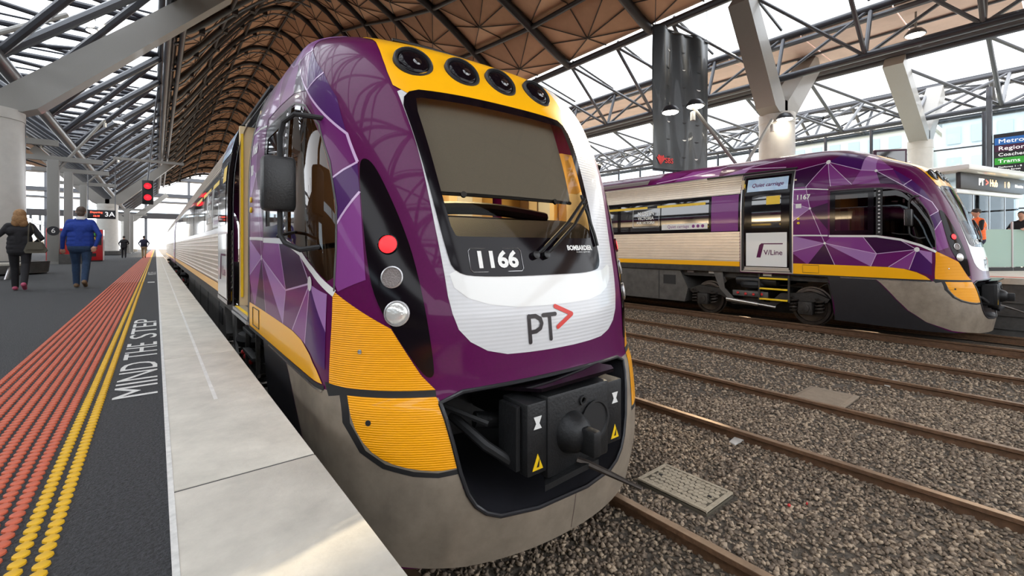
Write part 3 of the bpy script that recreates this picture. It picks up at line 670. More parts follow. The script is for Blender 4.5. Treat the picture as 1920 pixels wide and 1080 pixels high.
FLINES = [[(2.6, .82), (3.3, .62)], [(2.6, .82), (2.4, .34)], [(2.6, .82), (1.65, .6)], [(1.65, .6), (1.0, .69)], [(1.0, .69), (1.45, .34)], [(1.0, .69), (1.12, .30)], [(1.65, .6), (1.9, .97)], [(1.65, .6), (1.75, .34)],
 [(1.0, .69), (1.3, .90)], [(2.9, 1.6), (3.3, 1.3)], [(2.9, 1.6), (3.3, 1.75)], [(2.9, 1.6), (2.6, .82)], [(2.9, 1.6), (3.0, 2.1)], [(2.6, 2.62), (3.3, 2.5)], [(2.6, 2.62), (3.0, 2.1)], [(2.6, 2.62), (2.5, 2.06)], [(2.6, 2.62), (2.1, 2.06)], [(2.6, 2.62), (1.95, 2.35)],
 [(1.95, 2.35), (1.68, 2.3)], [(1.68, 2.3), (1.4, 2.3)], [(1.68, 2.3), (1.22, 1.95)], [(1.22, 1.95), (.80, 1.60), (.71, 1.42)], [(.82, 1.33), (.71, 1.42)], [(.755, 1.05), (.665, 1.24)], [(1.22, 1.95), (1.1, 2.05)]]
LEN = 24.6
def flute_mesh(z0, z1, u0, u1, n, amp, off, sg, m):
    """ribbed stainless sheet following the body section"""
    prof = []; K = n * 6
    for k in range(K + 1):
        z = z0 + (z1 - z0) * k / K; ph = (k % 6) / 6; h = amp * (1 if .2 < ph < .62 else 0); prof.append((float(wz(z)) + off + h, z))
    vs = [(sg * x, u, z) for u in (u0, u1) for x, z in prof]; N = K + 1
    mb = MB(); mb.add(vs, [(k, k + 1, N + k + 1, N + k) for k in range(K)]); return mb
def band(z0, z1, u0, u1, off, sg, n=8):
    zs = [z0 + (z1 - z0) * k / n for k in range(n + 1)]; vs = [(sg * (float(wz(z)) + off), u, z) for u in (u0, u1) for z in zs]
    mb = MB(); mb.add(vs, [(k, k + 1, n + 2 + k, n + 1 + k) for k in range(n)]); return mb
def helix(c, r, h, turns, wire):
    mb = MB(); mb.path([(c[0] + r * math.cos(t), c[1] + r * math.sin(t), c[2] + h * t / (2 * math.pi * turns)) for t in np.linspace(0, 2 * math.pi * turns, int(turns * 12))], wire, 6); return mb

def bogie(C, uc, key):
    b = C.mb('bogie_frame', 'bf' + key, lambda: (lambda mb: [mb.prism([(sg * 1.0, uc - 1.75, -.42), (sg * 1.0, uc - 1.45, -.30), (sg * 1.0, uc - .7, -.36), (sg * 1.0, uc - .45, -.60), (sg * 1.0, uc + .45, -.60), (sg * 1.0, uc + .7, -.36), (sg * 1.0, uc + 1.45, -.30), (sg * 1.0, uc + 1.75, -.42), (sg * 1.0, uc + 1.7, -.5), (sg * 1.0, uc + .8, -.52), (sg * 1.0, uc + .5, -.72), (sg * 1.0, uc - .5, -.72), (sg * 1.0, uc - .8, -.52), (sg * 1.0, uc - 1.7, -.5)], (sg * .14, 0, 0)) for sg in (-1, 1)] and mb)(MB()).box((-1.0, uc - .25, -.62), (1.0, uc + .25, -.35)), 'bogie_steel')
    for du in (-1.28, 1.28):
        def wheelset():
            mb = MB()
            for sg in (-1, 1): mb.lathe([(.06, sg * .74), (.42, sg * .745), (.455, sg * .75), (.46, sg * .77), (.43, sg * .775), (.42, sg * .87), (.36, sg * .875), (.34, sg * .84), (.16, sg * .83), (.13, sg * .88), (.08, sg * .9)], (0, uc + du, -.645), 'X', 36)
            mb.tube((-.9, uc + du, -.645), (.9, uc + du, -.645), .08, 12); return mb
        ws = C.mb('wheelset', 'ws%s%.2f' % (key, du), wheelset, 'wheel_steel', smooth=30)
        for sg in (-1, 1):
            C.mb('axle_box', 'ab%s%.2f%d' % (key, du, sg), lambda: MB().box((sg * 1.17 - .11, uc + du - .15, -.80), (sg * 1.17 + .11, uc + du + .15, -.50), .03).lathe([(.1, sg * 1.27), (.1, sg * 1.30), (.05, sg * 1.31)], (0, uc + du, -.645), 'X', 16), 'bogie_steel')
            for q in (-.27, .27):
                C.mb('coil_spring', 'sp%s%.2f%d%.2f' % (key, du, sg, q), lambda: helix((sg * 1.14, uc + du + q, -.76), .085, .34, 4.5, .019), 'wheel_steel')
    for sg in (-1, 1):
        C.mb('air_spring', 'as%s%d' % (key, sg), lambda: MB().lathe([(.20, 0), (.30, .03), (.33, .1), (.30, .17), (.2, .2)], (sg * .98, uc, -.30), 'Z', 24), 'black_rubber')
        C.mb('damper', 'dp%s%d' % (key, sg), lambda: MB().tube((sg * 1.2, uc - .62, -.70), (sg * 1.2, uc + .62, -.60), .035, 10).tube((sg * 1.2, uc - .2, -.667), (sg * 1.2, uc + .62, -.60), .055, 10), 'bright_steel')
        C.mb('air_tank', 'tk%s%d' % (key, sg), lambda: MB().lathe([(.03, -.55), (.13, -.5), (.14, -.45), (.14, .45), (.13, .5), (.03, .55)], (sg * 1.02, uc - .1, -.10), 'Y', 20), 'black_plastic')
        C.mb('bracket', 'bk%s%d' % (key, sg), lambda: MB().prism([(sg * 1.21, uc + .72, .1), (sg * 1.21, uc + .98, .1), (sg * 1.21, uc + .80, -.34), (sg * 1.21, uc + .52, -.62), (sg * 1.21, uc + .42, -.55), (sg * 1.21, uc + .66, -.32)], (sg * .03, 0, 0)), 'underframe_box')
        for k in range(4):
            C.mb('valve', 'vl%s%d%d' % (key, sg, k), lambda: MB().lathe([(.03, 0), (.035, sg * .02), (.02, sg * .04)], (sg * 1.17, uc + .33 - .2 * k, -.42 - .02 * math.sin(k)), 'X', 12), 'valve_red')
        C.mb('manifold', 'mf%s%d' % (key, sg), lambda: MB().box((sg * 1.14 - .03, uc - .42, -.50), (sg * 1.14 + .03, uc + .48, -.36), .01), 'underframe_box')
    return b

def lead_car(root, number, door_open):
    C = Car(root)
    # ---- shell
    def shell():
        rear = [(LEN, .1 + .1 * k) for k in range(30)]
        zr = [float(v2z(v)) for v in np.linspace(float(z2v(.1)), Z1 + KV * math.pi / 2 - .004, 40)]
        pts = []
        top = Z1 + KV * math.pi / 2 - .004
        L_ = [side([(LEN, z)], -1, 0)[0] for z in zr]; R_ = [side([(LEN, z)], 1, 0)[0] for z in zr]
        bl = side([(LEN, .1), (12, .1), (6, .1), (3.0, .1), (2.545, .1), (2.48, -.2), (2.42, -.825), (1.6, -.845), (1.0, -.85)], -1, 0)
        nose = [(a, -.858 + .0) for a in np.linspace(-.98, .98, 50)]
        br = side([(1.0, -.85), (1.6, -.845), (2.42, -.825), (2.48, -.2), (2.545, .1), (3.0, .1), (6, .1), (12, .1), (LEN, .1)], 1, 0)
        out = bl + nose + br + R_[1:] + [(a, top) for a in np.linspace(R_[-1][0], L_[-1][0], 120)][1:-1] + L_[::-1][:-1]
        d0, d1, e0, e1 = DOOR
        holes = [front(WS, .05), front(OPEN, .05), side(CABW, -1, .05), side(CABW, 1, .05), side([(d0, e0), (d1, e0), (d1, e1), (d0, e1)], -1, .1)]
        al = np.concatenate([np.linspace(0.015, 1, 30), np.linspace(1.05, 4, 36), np.linspace(4.4, LEN - 1, 30)]); al = np.concatenate([-al[::-1], al])
        vl = np.concatenate([np.arange(-.84, Z1, .075), np.linspace(Z1 + .03, top - .01, 34)])
        return patch_mesh('body_shell', out, 'purple', 0, .06, holes, al, vl)
    sh = C.put('body_shell', 'shell', shell)
    P = C.patch
    # ---- front
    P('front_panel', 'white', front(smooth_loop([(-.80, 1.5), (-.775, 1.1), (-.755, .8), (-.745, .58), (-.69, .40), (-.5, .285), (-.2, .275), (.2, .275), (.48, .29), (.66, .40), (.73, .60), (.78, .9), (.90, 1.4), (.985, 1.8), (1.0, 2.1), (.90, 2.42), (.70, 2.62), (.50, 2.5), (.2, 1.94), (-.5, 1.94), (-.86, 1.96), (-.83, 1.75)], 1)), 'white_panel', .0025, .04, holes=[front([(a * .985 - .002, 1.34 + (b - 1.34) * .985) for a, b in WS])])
    P('chin_crease', 'chin', front(smooth_loop([(-.735, .80), (-.70, .64), (-.45, .555), (0, .545), (.40, .555), (.62, .64), (.69, .8), (.5, .73), (-.5, .73)], 1)), 'livery_white', .004, .04)
    P('brow', 'brow', front(smooth_loop([(-.865, 1.90), (-.885, 2.1), (-.86, 2.35), (-.80, 2.52), (-.68, 2.70), (-.4, 2.72), (.2, 2.72), (.42, 2.68), (.56, 2.50), (.63, 2.3), (.635, 2.1), (.61, 1.90), (.4, 1.915), (-.6, 1.915)], 1)), 'yellow', .005, .04)
    P('windscreen_frit', 'frit', front(WS), 'black_gloss', .008, .05, holes=[front(WSI)])
    P('windscreen', 'ws', front(WSI), 'windscreen_glass', .004, .06)
    P('blind', 'blind', front([(-.82, 1.97), (.50, 1.97), (.425, 1.275), (-.745, 1.265)]), 'blind', -.07, .06)
    C.mb('blind_bar', 'bbar', lambda: MB().path([fpt(x, 1.27, -.07)[0] for x in np.linspace(-.735, .425, 12)], .012, 6), 'black_plastic')
    for i, x in enumerate((-.55, .22)): C.mb('blind_clip', 'bclip%d' % i, lambda: MB().box((x - .02, 0, 1.24), (x + .02, .03, 1.28)) if False else disc_on(fpt(x, 1.262, -.06)[0], fpt(x, 1.262)[1], [(.02, 0), (.02, .015)]), 'black_plastic')
    C.ftext('fleet_number', number, .135, -.43, .833, 'number_white', .012, .005, sx=1.08)
    C.mb('number_frame', 'nfr', lambda: (lambda mb: mb.path([fpt(x, z, .012)[0] for x, z in ((-.59, .765), (-.27, .765), (-.255, .78), (-.255, .89), (-.27, .905), (-.59, .905), (-.605, .89), (-.605, .78), (-.59, .765))], .0016, 4))(MB()), 'frame_silver')
    C.ftext('maker_name', 'BOMBARDIER', .046, .30, .905, 'number_white', .012, .0016)
    C.ftext('maker_line', 'the climate is right for trains', .014, .33, .878, 'livery_white', .012)
    for i, x in enumerate((-.69, -.335, .0, .375)):
        p, n = fpt(x, 2.16, .006); n = (n + Vector((0, -.35, 0))).normalized(); r = .122
        hl = C.put('roof_lamp', 'rl%d' % i, lambda: disc_on(p - n * .02, n, [(r * 1.12, 0), (r * 1.12, .03), (r * 1.04, .042), (r * .96, .04), (r * .94, .032)], 32).mesh('roof_lamp', 'black_rubber', 35))
        C.put('lens', 'rll%d' % i, lambda: disc_on(p - n * .01, n, [(r * .95, .0), (r * .9, .022), (r * .55, .034), (r * .02, .038)], 32).mesh('lens', 'black_gloss', 60), hl)
        C.put('reflector', 'rlr%d' % i, lambda: disc_on(p + n * .018 + Vector((.02, 0, -.01)), n, [(r * .35, .0), (r * .2, .022)], 20).mesh('reflector', 'dark_glass', 60), hl)
    C.mb('roof_hatch', 'hatch', lambda: (lambda mb: mb.path([fpt(x, 2.64, .02)[0] for x in np.linspace(-.5, .35, 12)], .014, 6))(MB()), 'black_plastic')
    # logo
    def strokes(name, key, ss, w, m):
        def mk():
            mb = MB()
            for s_ in ss:
                v, f = stroke2(s_, w); mb.add([fpt(a, b, .007)[0] for a, b in v], f)
            return mb.mesh(name, m, None, False)
        return C.put(name, key, mk)
    strokes('logo_letters', 'PT', [[(-.265, .335), (-.265, .49)], [(-.265, .488), (-.215, .488), (-.18, .468), (-.172, .44), (-.185, .412), (-.22, .395), (-.265, .393)], [(-.155, .488), (-.055, .488)], [(-.105, .488), (-.105, .338)]], .026, 'logo_black')
    strokes('logo_arrow', 'gt', [[(-.048, .535), (.095, .475), (-.040, .405)]], .028, 'red_logo')
    # wiper
    wp = C.mb('wiper', 'wip', lambda: MB().path([fpt(x, z, o)[0] for x, z, o in ((-.14, .86, .02), (-.08, .90, .045), (.2, 1.08, .05), (.47, 1.27, .035))], .011, 6).path([fpt(x, z, o)[0] for x, z, o in ((-.06, .86, .02), (0, .90, .045), (.25, 1.06, .05), (.485, 1.24, .035))], .011, 6), 'black_plastic')
    C.mb('wiper_blade', 'wipb', lambda: MB().path([fpt(x, z, .022)[0] for x, z in ((.455, 1.30), (.48, 1.15), (.51, 1.0), (.515, .92))], .012, 6), 'black_rubber', wp)
    for i, x in enumerate((-.15, -.06)): C.put('pivot', 'wpv%d' % i, lambda: disc_on(fpt(x, .858, .005)[0], fpt(x, .858)[1], [(.026, 0), (.026, .03), (.012, .036)], 12).mesh('pivot', 'black_plastic', 40), wp)
    # headlight pods, yellow corner panels, skirts on both sides
    pod = smooth_loop([(-1.095, 1.45), (-1.05, 1.42), (-1.0, 1.27), (-.945, 1.07), (-.90, .86), (-.862, .5), (-.835, .23), (-.85, .185), (-.89, .20), (-1.0, .40), (-1.095, .62), (-1.115, .85), (-1.118, 1.15), (-1.115, 1.38)], 2)
    yup = [('s', .735, .665), ('f', -1.03, .46), ('f', -.90, .20), ('f', -.838, .122), ('f', -1.0, .12), ('f', -1.15, .12), ('s', .735, .12)]
    for sg, nm in ((-1, 'l'), (1, 'r')):
        mf = (lambda p: p) if sg < 0 else mirror_front
        pd = P('light_pod', 'pod' + nm, front(mf(pod)), 'black_gloss', .006, .04)
        for z, x, prof, m, k in ((.93, -1.015, [(.052, 0), (.052, .006), (.03, .012)], 'tail_red', 'tail_light'), (.745, -1.01, [(.056, 0), (.056, .006), (.01, .009)], 'lens_grille', 'grille_light'), (.545, -1.0, [(.064, 0), (.062, .007), (.05, .013), (.03, .017), (.004, .0185)], 'lens_clear', 'headlight')):
            p, n = fpt(-sg * x, z, .006)
            lo = C.put(k, k + nm, lambda: disc_on(p, n, prof).mesh(k, m, 50), pd)
            r = prof[0][0]; C.put('bezel', k + 'b' + nm, lambda: (lambda mb: mb)(disc_on(p, n, [(r * 1.12, 0), (r * 1.12, .008), (r * 1.0, .01), (r * .99, .0)])).mesh('bezel', 'frame_silver' if k != 'tail_light' else 'black_gloss', 40), lo)
        yp = [(k, (a if k == 's' else -sg * a), z) for k, a, z in yup]
        P('corner_panel', 'yup' + nm, mixed(yp, sg), 'yellow_reflector', .003, .04)
        low = smooth_loop([(-1.215, .085), (-1.205, .085), (-1.0, .085), (-.845, .085), (-.838, .084), (-.836, .075), (-.80, -.08), (-.768, -.27), (-.765, -.285), (-.775, -.288), (-.86, -.295), (-.97, -.28), (-1.08, -.245), (-1.155, -.18), (-1.205, -.06)], 1)
        lowm = mf(low)
        yl = P('lower_panel', 'ylo' + nm, front(lowm), 'yellow_reflector', .006, .04)
        P('panel_gap', 'gap' + nm, mixed([('s', .775, .135), ('f', sg * 1.215, .125), ('f', sg * 1.0, .122), ('f', sg * .838, .122), ('f', sg * .838, .085), ('f', sg * 1.0, .085), ('f', sg * 1.225, .085), ('s', .73, .06)], sg), 'black_rubber', .004, .03)
        P('panel_edge', 'ped' + nm, front(mf(ribbon([(-1.228, .09), (-1.225, -.06), (-1.17, -.20), (-1.09, -.268), (-.97, -.305), (-.86, -.318), (-.752, -.305)], .026))), 'black_rubber', .0045, .03)
        C.put('bolt', 'blt' + nm, lambda: disc_on(*fpt(sg * 1.145, -.045, .005), [(.016, 0), (.016, .004), (.002, .005)], 14).mesh('bolt', 'black_rubber', 40), yl)
        C.put('bolt', 'blu' + nm, lambda: disc_on(*fpt(sg * 1.16, .33, .002), [(.013, 0), (.013, .006), (.002, .009)], 10).mesh('bolt', 'bright_steel', 40), yl)
        P('grey_skirt', 'skg' + nm, mixed([('s', 1.66, .08), ('s', 1.5, -.08), ('s', 1.32, -.3), ('s', 1.14, -.5), ('s', .85, -.7), ('s', .5, -.83), ('f', sg * .7, -.872), ('f', sg * .3, -.874), ('f', sg * .002, -.874), ('f', sg * .002, -.612), ('f', sg * (.5 if sg < 0 else .3), -.612), ('f', sg * (.66 if sg < 0 else .48), -.54), ('f', sg * (.745 if sg < 0 else .585), -.4), ('f', sg * (.78 if sg < 0 else .655), -.15), ('f', sg * (.83 if sg < 0 else .715), .08), ('s', .74, .09)], sg), 'skirt_grey', .0025, .04)
        P('dark_skirt', 'skd' + nm, mixed([('s', 1.68, .08), ('s', 1.52, -.08), ('s', 1.34, -.3), ('s', 1.16, -.5), ('s', .87, -.7), ('s', .55, -.835), ('s', .40, -.872), ('s', 1.0, -.872), ('s', 1.6, -.866), ('s', 2.43, -.842), ('s', 2.49, -.2), ('s', 2.55, .1), ('s', 2.0, .1)], sg), 'skirt_dark', .002, .06)
        P('skirt_lip', 'skl' + nm, side(ribbon([(2.3, .09), (1.8, .083), (1.3, .078), (.8, .073)], .014), sg), 'bright_steel' if sg < 0 else 'skirt_dark', .006, .05)
        P('black_line', 'skb' + nm, side(ribbon([(3.3, .105), (2.3, .105), (1.8, .10), (1.3, .095), (.78, .095)], .028), sg), 'black_rubber', .005, .05)
        P('side_band', 'yb' + nm, side([(3.3, .36), (2.6, .355), (1.9, .345), (1.45, .335), (1.2, .31), (1.0, .25), (.87, .18), (.80, .115), (1.4, .115), (2.4, .12), (3.3, .125)], sg), 'yellow', .0045, .05)
        P('cab_window', 'cw' + nm, side(CABW, sg), 'cab_glass', .001, .08)
        fr = CABW + [CABW[0]]
        P('window_trim', 'cwt' + nm, side(ribbon([(2.52, .975), (1.65, .957), (1.25, .882), (.95, .772), (.722, .648)], .042), sg), 'livery_white', .005, .06)
        P('window_edge', 'cwe' + nm, side(ribbon([(.725, .66), (.738, .9), (.768, 1.152), (.853, 1.428), (.993, 1.68), (1.195, 1.842), (1.5, 1.932), (2.0, 1.962), (2.52, 1.962)], .012), sg), 'underframe_box', .005, .06)
        P('window_frame', 'cwf' + nm, side([(2.5, 1.005), (1.70, .99), (1.70, 1.945), (2.5, 1.945)], sg), 'black_gloss', .006, .08, holes=[side([(2.4, 1.09), (1.80, 1.085), (1.80, 1.85), (2.4, 1.85)], sg)])
        P('quarter_pillar', 'cwp' + nm, side([(1.66, .99), (1.55, .97), (1.55, 1.93), (1.66, 1.935)], sg), 'black_rubber', .012, .08)
    for i, (pl, m) in enumerate(FACETS): P('facet', 'fc%d' % i, side(pl), m, .0028, .06)
    for i, l in enumerate(FLINES): P('livery_line', 'fl%d' % i, side(ribbon(l, .012)), 'livery_line', .0042, .06)
    P('livery_line', 'hl', side(ribbon([(3.31, 1.0), (2.9, .995), (2.54, .985)], .03)), 'livery_white', .0046, .06)
    P('livery_line', 'hl2', side(ribbon([(3.31, 2.06), (2.9, 2.04), (2.54, 1.99)], .02)), 'livery_white', .0046, .06)
    for i, (u, z, r) in enumerate(((1.0, .69, .042), (2.6, .82, .024), (2.9, 1.6, .024), (2.6, 2.62, .045), (1.68, 2.3, .026))):
        P('livery_dot', 'ld%d' % i, side([(u + r * math.cos(k * .5236), z + r * 1.1 * math.sin(k * .5236)) for k in range(12)], -1, 0), 'livery_white', .0055, .1)
    C.stext('side_number', number, .15, 3.05, 1.86, 'number_white', .008, .004)
    for i, z in enumerate((1.38, 1.28)): C.put('door_button', 'db%d' % i, lambda: disc_on(*spt(3.14, z, .004), [(.028, 0), (.028, .012), (.01, .016)], 16).mesh('door_button', 'warn_yellow', 40))
    C.mb('side_plate', 'spl', lambda: (lambda p: MB().box((p.x - .006, 3.08, 1.62), (p.x + .004, 3.20, 1.72)))(spt(3.14, 1.67)[0]), 'livery_white', smooth=None)
    C.put('access_hatch', 'ah', lambda: (lambda mb: mb.path([spt(u, z, .006)[0] for u, z in ((3.05, .16), (3.05, .33), (2.72, .33), (2.72, .16), (3.05, .16))], .005, 4))(MB()).mesh('access_hatch', 'black_rubber', None))
    # opening round the coupler
    def rim():
        o = [p for p in densify(OPEN, .05)]; n = len(o); A = [fpt(x, z, .002)[0] for x, z in o]; B = [Vector((p.x * .97, p.y + .09, p.z * .98 + .012)) for p in A]; D = [Vector((p.x * .9, .95, p.z * .8)) for p in A]
        mb = MB(); mb.add(A + B + D, [(i, (i + 1) % n, n + (i + 1) % n, n + i) for i in range(n)] + [(n + i, n + (i + 1) % n, 2 * n + (i + 1) % n, 2 * n + i) for i in range(n)] + [tuple(range(2 * n, 3 * n))]); return mb.mesh('coupler_bay', 'skirt_dark', 30)
    C.put('coupler_bay', 'rim', rim)
    C.mb('bay_lip', 'baylip', lambda: MB().path([fpt(x, z, .004)[0] for x, z in OPEN + OPEN[:2]], .013, 8), 'skirt_dark')
    # ---- coupler
    cx = -.03
    def cbox():
        mb = MB(); mb.box((cx - .27, -.06, -.42), (cx + .27, .10, .06), .02); return mb
    cp = C.mb('coupler', 'cpl', cbox, 'coupler_steel')
    C.mb('draw_bar', 'cpd', lambda: MB().box((cx - .14, .09, -.30), (cx + .14, .95, -.05), .03).tube((cx - .5, .35, -.14), (cx - .15, .25, -.2), .05, 10), 'coupler_steel', cp)
    C.mb('hood', 'cph', lambda: MB().prism([(cx - .42, .22, .06), (cx - .30, -.04, .085), (cx + .28, -.09, .115), (cx + .33, -.03, .115), (cx + .36, .22, .09)], (0, 0, .02)), 'black_gloss', cp)
    C.mb('cone', 'cpc', lambda: MB().lathe([(.125, -.06), (.12, -.08), (.10, -.13), (.07, -.16), (.03, -.175), (.005, -.178)], (cx - .075, 0, -.19), 'Y', 28), 'coupler_steel', cp)
    C.mb('cone_block', 'cpb', lambda: MB().box((cx - .10, -.26, -.28), (cx - .035, -.13, -.13), .015), 'coupler_steel', cp)
    C.mb('funnel', 'cpf', lambda: MB().lathe([(.125, -.062), (.13, -.072), (.115, -.072), (.10, -.05), (.02, -.05)], (cx + .13, 0, -.17), 'Y', 28), 'black_rubber', cp)
    C.mb('socket', 'cps', lambda: MB().lathe([(.03, -.06), (.03, -.072), (.018, -.072), (.015, -.06)], (cx + .02, 0, -.02), 'Y', 14), 'black_rubber', cp)
    for k, sx in enumerate((-1, 1)):
        sb = C.mb('contact_box', 'cpx%d' % k, lambda: MB().box((cx + sx * .34 - .075, -.05, -.37), (cx + sx * .34 + .075, .18, .04), .012).box((cx + sx * .44 - .015, .0, -.34), (cx + sx * .44 + .015, .16, .02)), 'coupler_steel', cp)
        C.mb('warning_triangle', 'cpw%d' % k, lambda: MB().prism([(cx + sx * .34 - .04, -.0515, -.34), (cx + sx * .34 + .04, -.0515, -.34), (cx + sx * .34, -.0515, -.25)], (0, -.002, 0)), 'warn_yellow', sb, None)
        C.mb('warning_mark', 'cpm%d' % k, lambda: MB().prism([(cx + sx * .34 - .01, -.0545, -.325), (cx + sx * .34 + .008, -.0545, -.325), (cx + sx * .34 + .014, -.0545, -.275)], (0, -.001, 0)), 'logo_black', sb, None)
        C.mb('maker_mark', 'cpn%d' % k, lambda: MB().prism([(cx + sx * .34 - .03, -.0515, -.11), (cx + sx * .34 + .03, -.0515, -.11), (cx + sx * .34 + .012, -.0515, -.08), (cx + sx * .34 + .03, -.0515, -.04), (cx + sx * .34 - .03, -.0515, -.04), (cx + sx * .34 - .012, -.0515, -.08)], (0, -.002, 0)), 'livery_white', sb, None)
    C.mb('guide_horn', 'cpg', lambda: MB().path([(cx - .02, -.05, -.38), (cx + .02, -.10, -.395), (cx + .10, -.22, -.44), (cx + .20, -.36, -.50)], [.022, .022, .018, .010], 8), 'wheel_steel', cp)
    C.mb('lower_bar', 'cpq', lambda: MB().prism([(cx - .30, -.07, -.47), (cx - .05, -.12, -.42), (cx + .10, -.12, -.42), (cx + .10, .05, -.42), (cx - .2, .05, -.45)], (0, 0, .035)), 'coupler_steel', cp)
    C.mb('hose', 'cpo', lambda: MB().path([(cx - .60, .45, -.12), (cx - .55, .15, -.22), (cx - .45, .08, -.3), (cx - .36, .12, -.26)], .03, 8).path([(cx - .72, .5, -.02), (cx - .50, .2, -.12)], .018, 6), 'black_rubber', cp)
    # ---- cab interior
    cab = C.mb('cab_bulkhead', 'cabb', lambda: (lambda mb: mb.add([(sg * float(wz(z)) * .95, 2.6, z) for sg, zs in ((-1, np.linspace(.2, 2.6, 14)), (1, np.linspace(2.6, .2, 14))) for z in zs], [tuple(range(28))]))(MB()), 'cab_yellow', smooth=None)
    C.mb('cupboard', 'cabc', lambda: MB().box((-.3, 2.42, .3), (.25, 2.58, 1.62), .01).box((.5, 2.40, .3), (.95, 2.58, 1.7), .01), 'cab_cream', cab)
    C.mb('notice', 'cabn', lambda: MB().box((.60, 2.385, 1.22), (.80, 2.398, 1.5)), 'livery_white', cab, None)
    C.mb('door_panel', 'cabd', lambda: MB().box((-.95, 2.54, .25), (-.4, 2.59, 2.1), .01), 'cab_cream', cab)
    C.mb('cab_floor', 'cabf', lambda: MB().box((-1.2, .75, .15), (1.2, 2.6, .2)), 'cab_dark', smooth=None)
    dk = C.mb('desk', 'cabk', lambda: MB().prism([(-.95, .48, .93), (-.95, .80, 1.12), (-.95, 1.05, 1.16), (-.95, 1.25, 1.0), (-.95, 1.25, .5), (-.95, .62, .45)], (1.85, 0, 0)), 'cab_dark')
    C.mb('instrument_hood', 'cabh', lambda: MB().path([(x, 1.0, 1.17 + .05 * math.sin((x + .75) / 1.4 * math.pi)) for x in np.linspace(-.75, .65, 10)], .05, 8), 'black_plastic', dk)
    C.mb('bottle', 'cabo', lambda: MB().lathe([(.03, 0), (.032, .1), (.014, .14), (.014, .17)], (-.62, .72, 1.06), 'Z', 12), 'lens_clear', dk)
    st = C.mb('driver_seat', 'seat', lambda: MB().box((-.75, 1.72, 1.0), (-.28, 1.88, 1.72), .05).box((-.68, 1.70, 1.66), (-.36, 1.84, 1.9), .05).box((-.77, 1.3, .62), (-.26, 1.85, .78), .04).tube((-.51, 1.6, .2), (-.51, 1.6, .64), .06, 10), 'seat_fabric')
    C.mb('cab_lamp', 'clamp', lambda: MB().box((-.5, 1.45, 2.18), (.5, 1.65, 2.21)), 'lamp_warm', smooth=None)
    C.mb('cab_ceiling', 'cceil', lambda: MB().box((-.75, 1.25, 2.23), (.75, 2.6, 2.26)), 'cab_cream', smooth=None)
    if door_open:
        ld = bpy.data.lights.new('cab_light', 'AREA'); ld.energy = 15; ld.color = (1, .78, .42); ld.shape = 'RECTANGLE'; ld.size = 1.; ld.size_y = .25
        lo = bpy.data.objects.new('cab_light', ld); COL.objects.link(lo); lo.parent = root; lo.location = (0, 1.55, 2.16 + 1.07)
    # ---- mirror
    for sg, nm in ((-1, 'l'), (1, 'r')):
        mr = C.mb('mirror', 'mir' + nm, lambda: MB().box((sg * 1.47 - .095, 1.04, 1.135), (sg * 1.47 + .095, 1.15, 1.47), .03), 'black_plastic')
        C.mb('mirror_arm', 'mia' + nm, lambda: MB().path([(sg * 1.46, 1.10, 1.46), (sg * 1.46, 1.10, 1.60), (sg * 1.445, 1.07, 1.68), (sg * 1.40, 1.0, 1.72), (sg * 1.33, .99, 1.72), (sg * 1.22, .98, 1.72)], .016, 8).path([(sg * 1.46, 1.10, 1.14), (sg * 1.46, 1.09, .99), (sg * 1.44, 1.05, .94), (sg * 1.38, .95, .90), (sg * 1.20, .84, .93)], .016, 8).path([(sg * 1.47, 1.10, .98), (sg * 1.44, 1.25, .99), (sg * 1.30, 1.40, 1.02)], .011, 6), 'black_rubber', mr)
        C.mb('mirror_glass', 'mig' + nm, lambda: MB().box((sg * 1.47 - .08, 1.148, 1.16), (sg * 1.47 + .08, 1.154, 1.45)), 'bright_steel', mr, None)
    for k in range(12): C.mb('stud', 'stud%d' % k, lambda: MB().ball(tuple(spt(1.605, 1.04 + .075 * k, .016)[0]), (.012, .022, .022), 6, 4), 'frame_silver')
    # ---- doorway
    d0, d1, e0, e1 = DOOR
    C.put('door_frame', 'dfr', lambda: patch_mesh('door_frame', side([(d0 - .05, e0 - .05), (d1 + .06, e0 - .05), (d1 + .06, e1 + .06), (d0 - .05, e1 + .06)]), 'black_rubber', .008, .08, [side([(d0, e0), (d1, e0), (d1, e1), (d0, e1)], -1, .1)]))
    C.put('door_surround', 'dsr', lambda: patch_mesh('door_surround', side([(d0 - .075, e0 - .07), (d1 + .085, e0 - .07), (d1 + .085, e1 + .085), (d0 - .075, e1 + .085)]), 'frame_silver', .0065, .08, [side([(d0 - .045, e0 - .045), (d1 + .055, e0 - .045), (d1 + .055, e1 + .055), (d0 - .045, e1 + .055)], -1, .1)]))
    vs = C.mb('vestibule', 'vest', lambda: MB().box((-1.25, d1 + .02, .19), (.2, d1 + .08, 2.4)).box((-.2, d0 - .1, .19), (-.1, d1 + .05, 2.4)).box((-1.22, d0 - .12, .19), (-.2, d0 - .07, 2.3)), 'cab_cream', smooth=None)
    C.mb('vestibule_floor', 'vfl', lambda: MB().box((-1.26, d0 - .1, .13), (-.1, d1 + .05, .19)), 'underframe_box', vs, None)
    C.mb('vestibule_ceiling', 'vcl', lambda: MB().box((-1.05, d0 - .1, 2.4), (-.1, d1 + .05, 2.44)), 'cab_dark', vs, None)
    C.mb('door_sill', 'sill', lambda: MB().box((-1.325, d0, .165), (-1.20, d1, .197)).box((-1.335, d0 - .02, .12), (-1.29, d1 + .02, .15)), 'frame_silver', vs, None)
    C.mb('sill_strip', 'sist', lambda: MB().box((-1.305, d0 + .02, .197), (-1.275, d1 - .02, .201)), 'warn_yellow', vs, None)
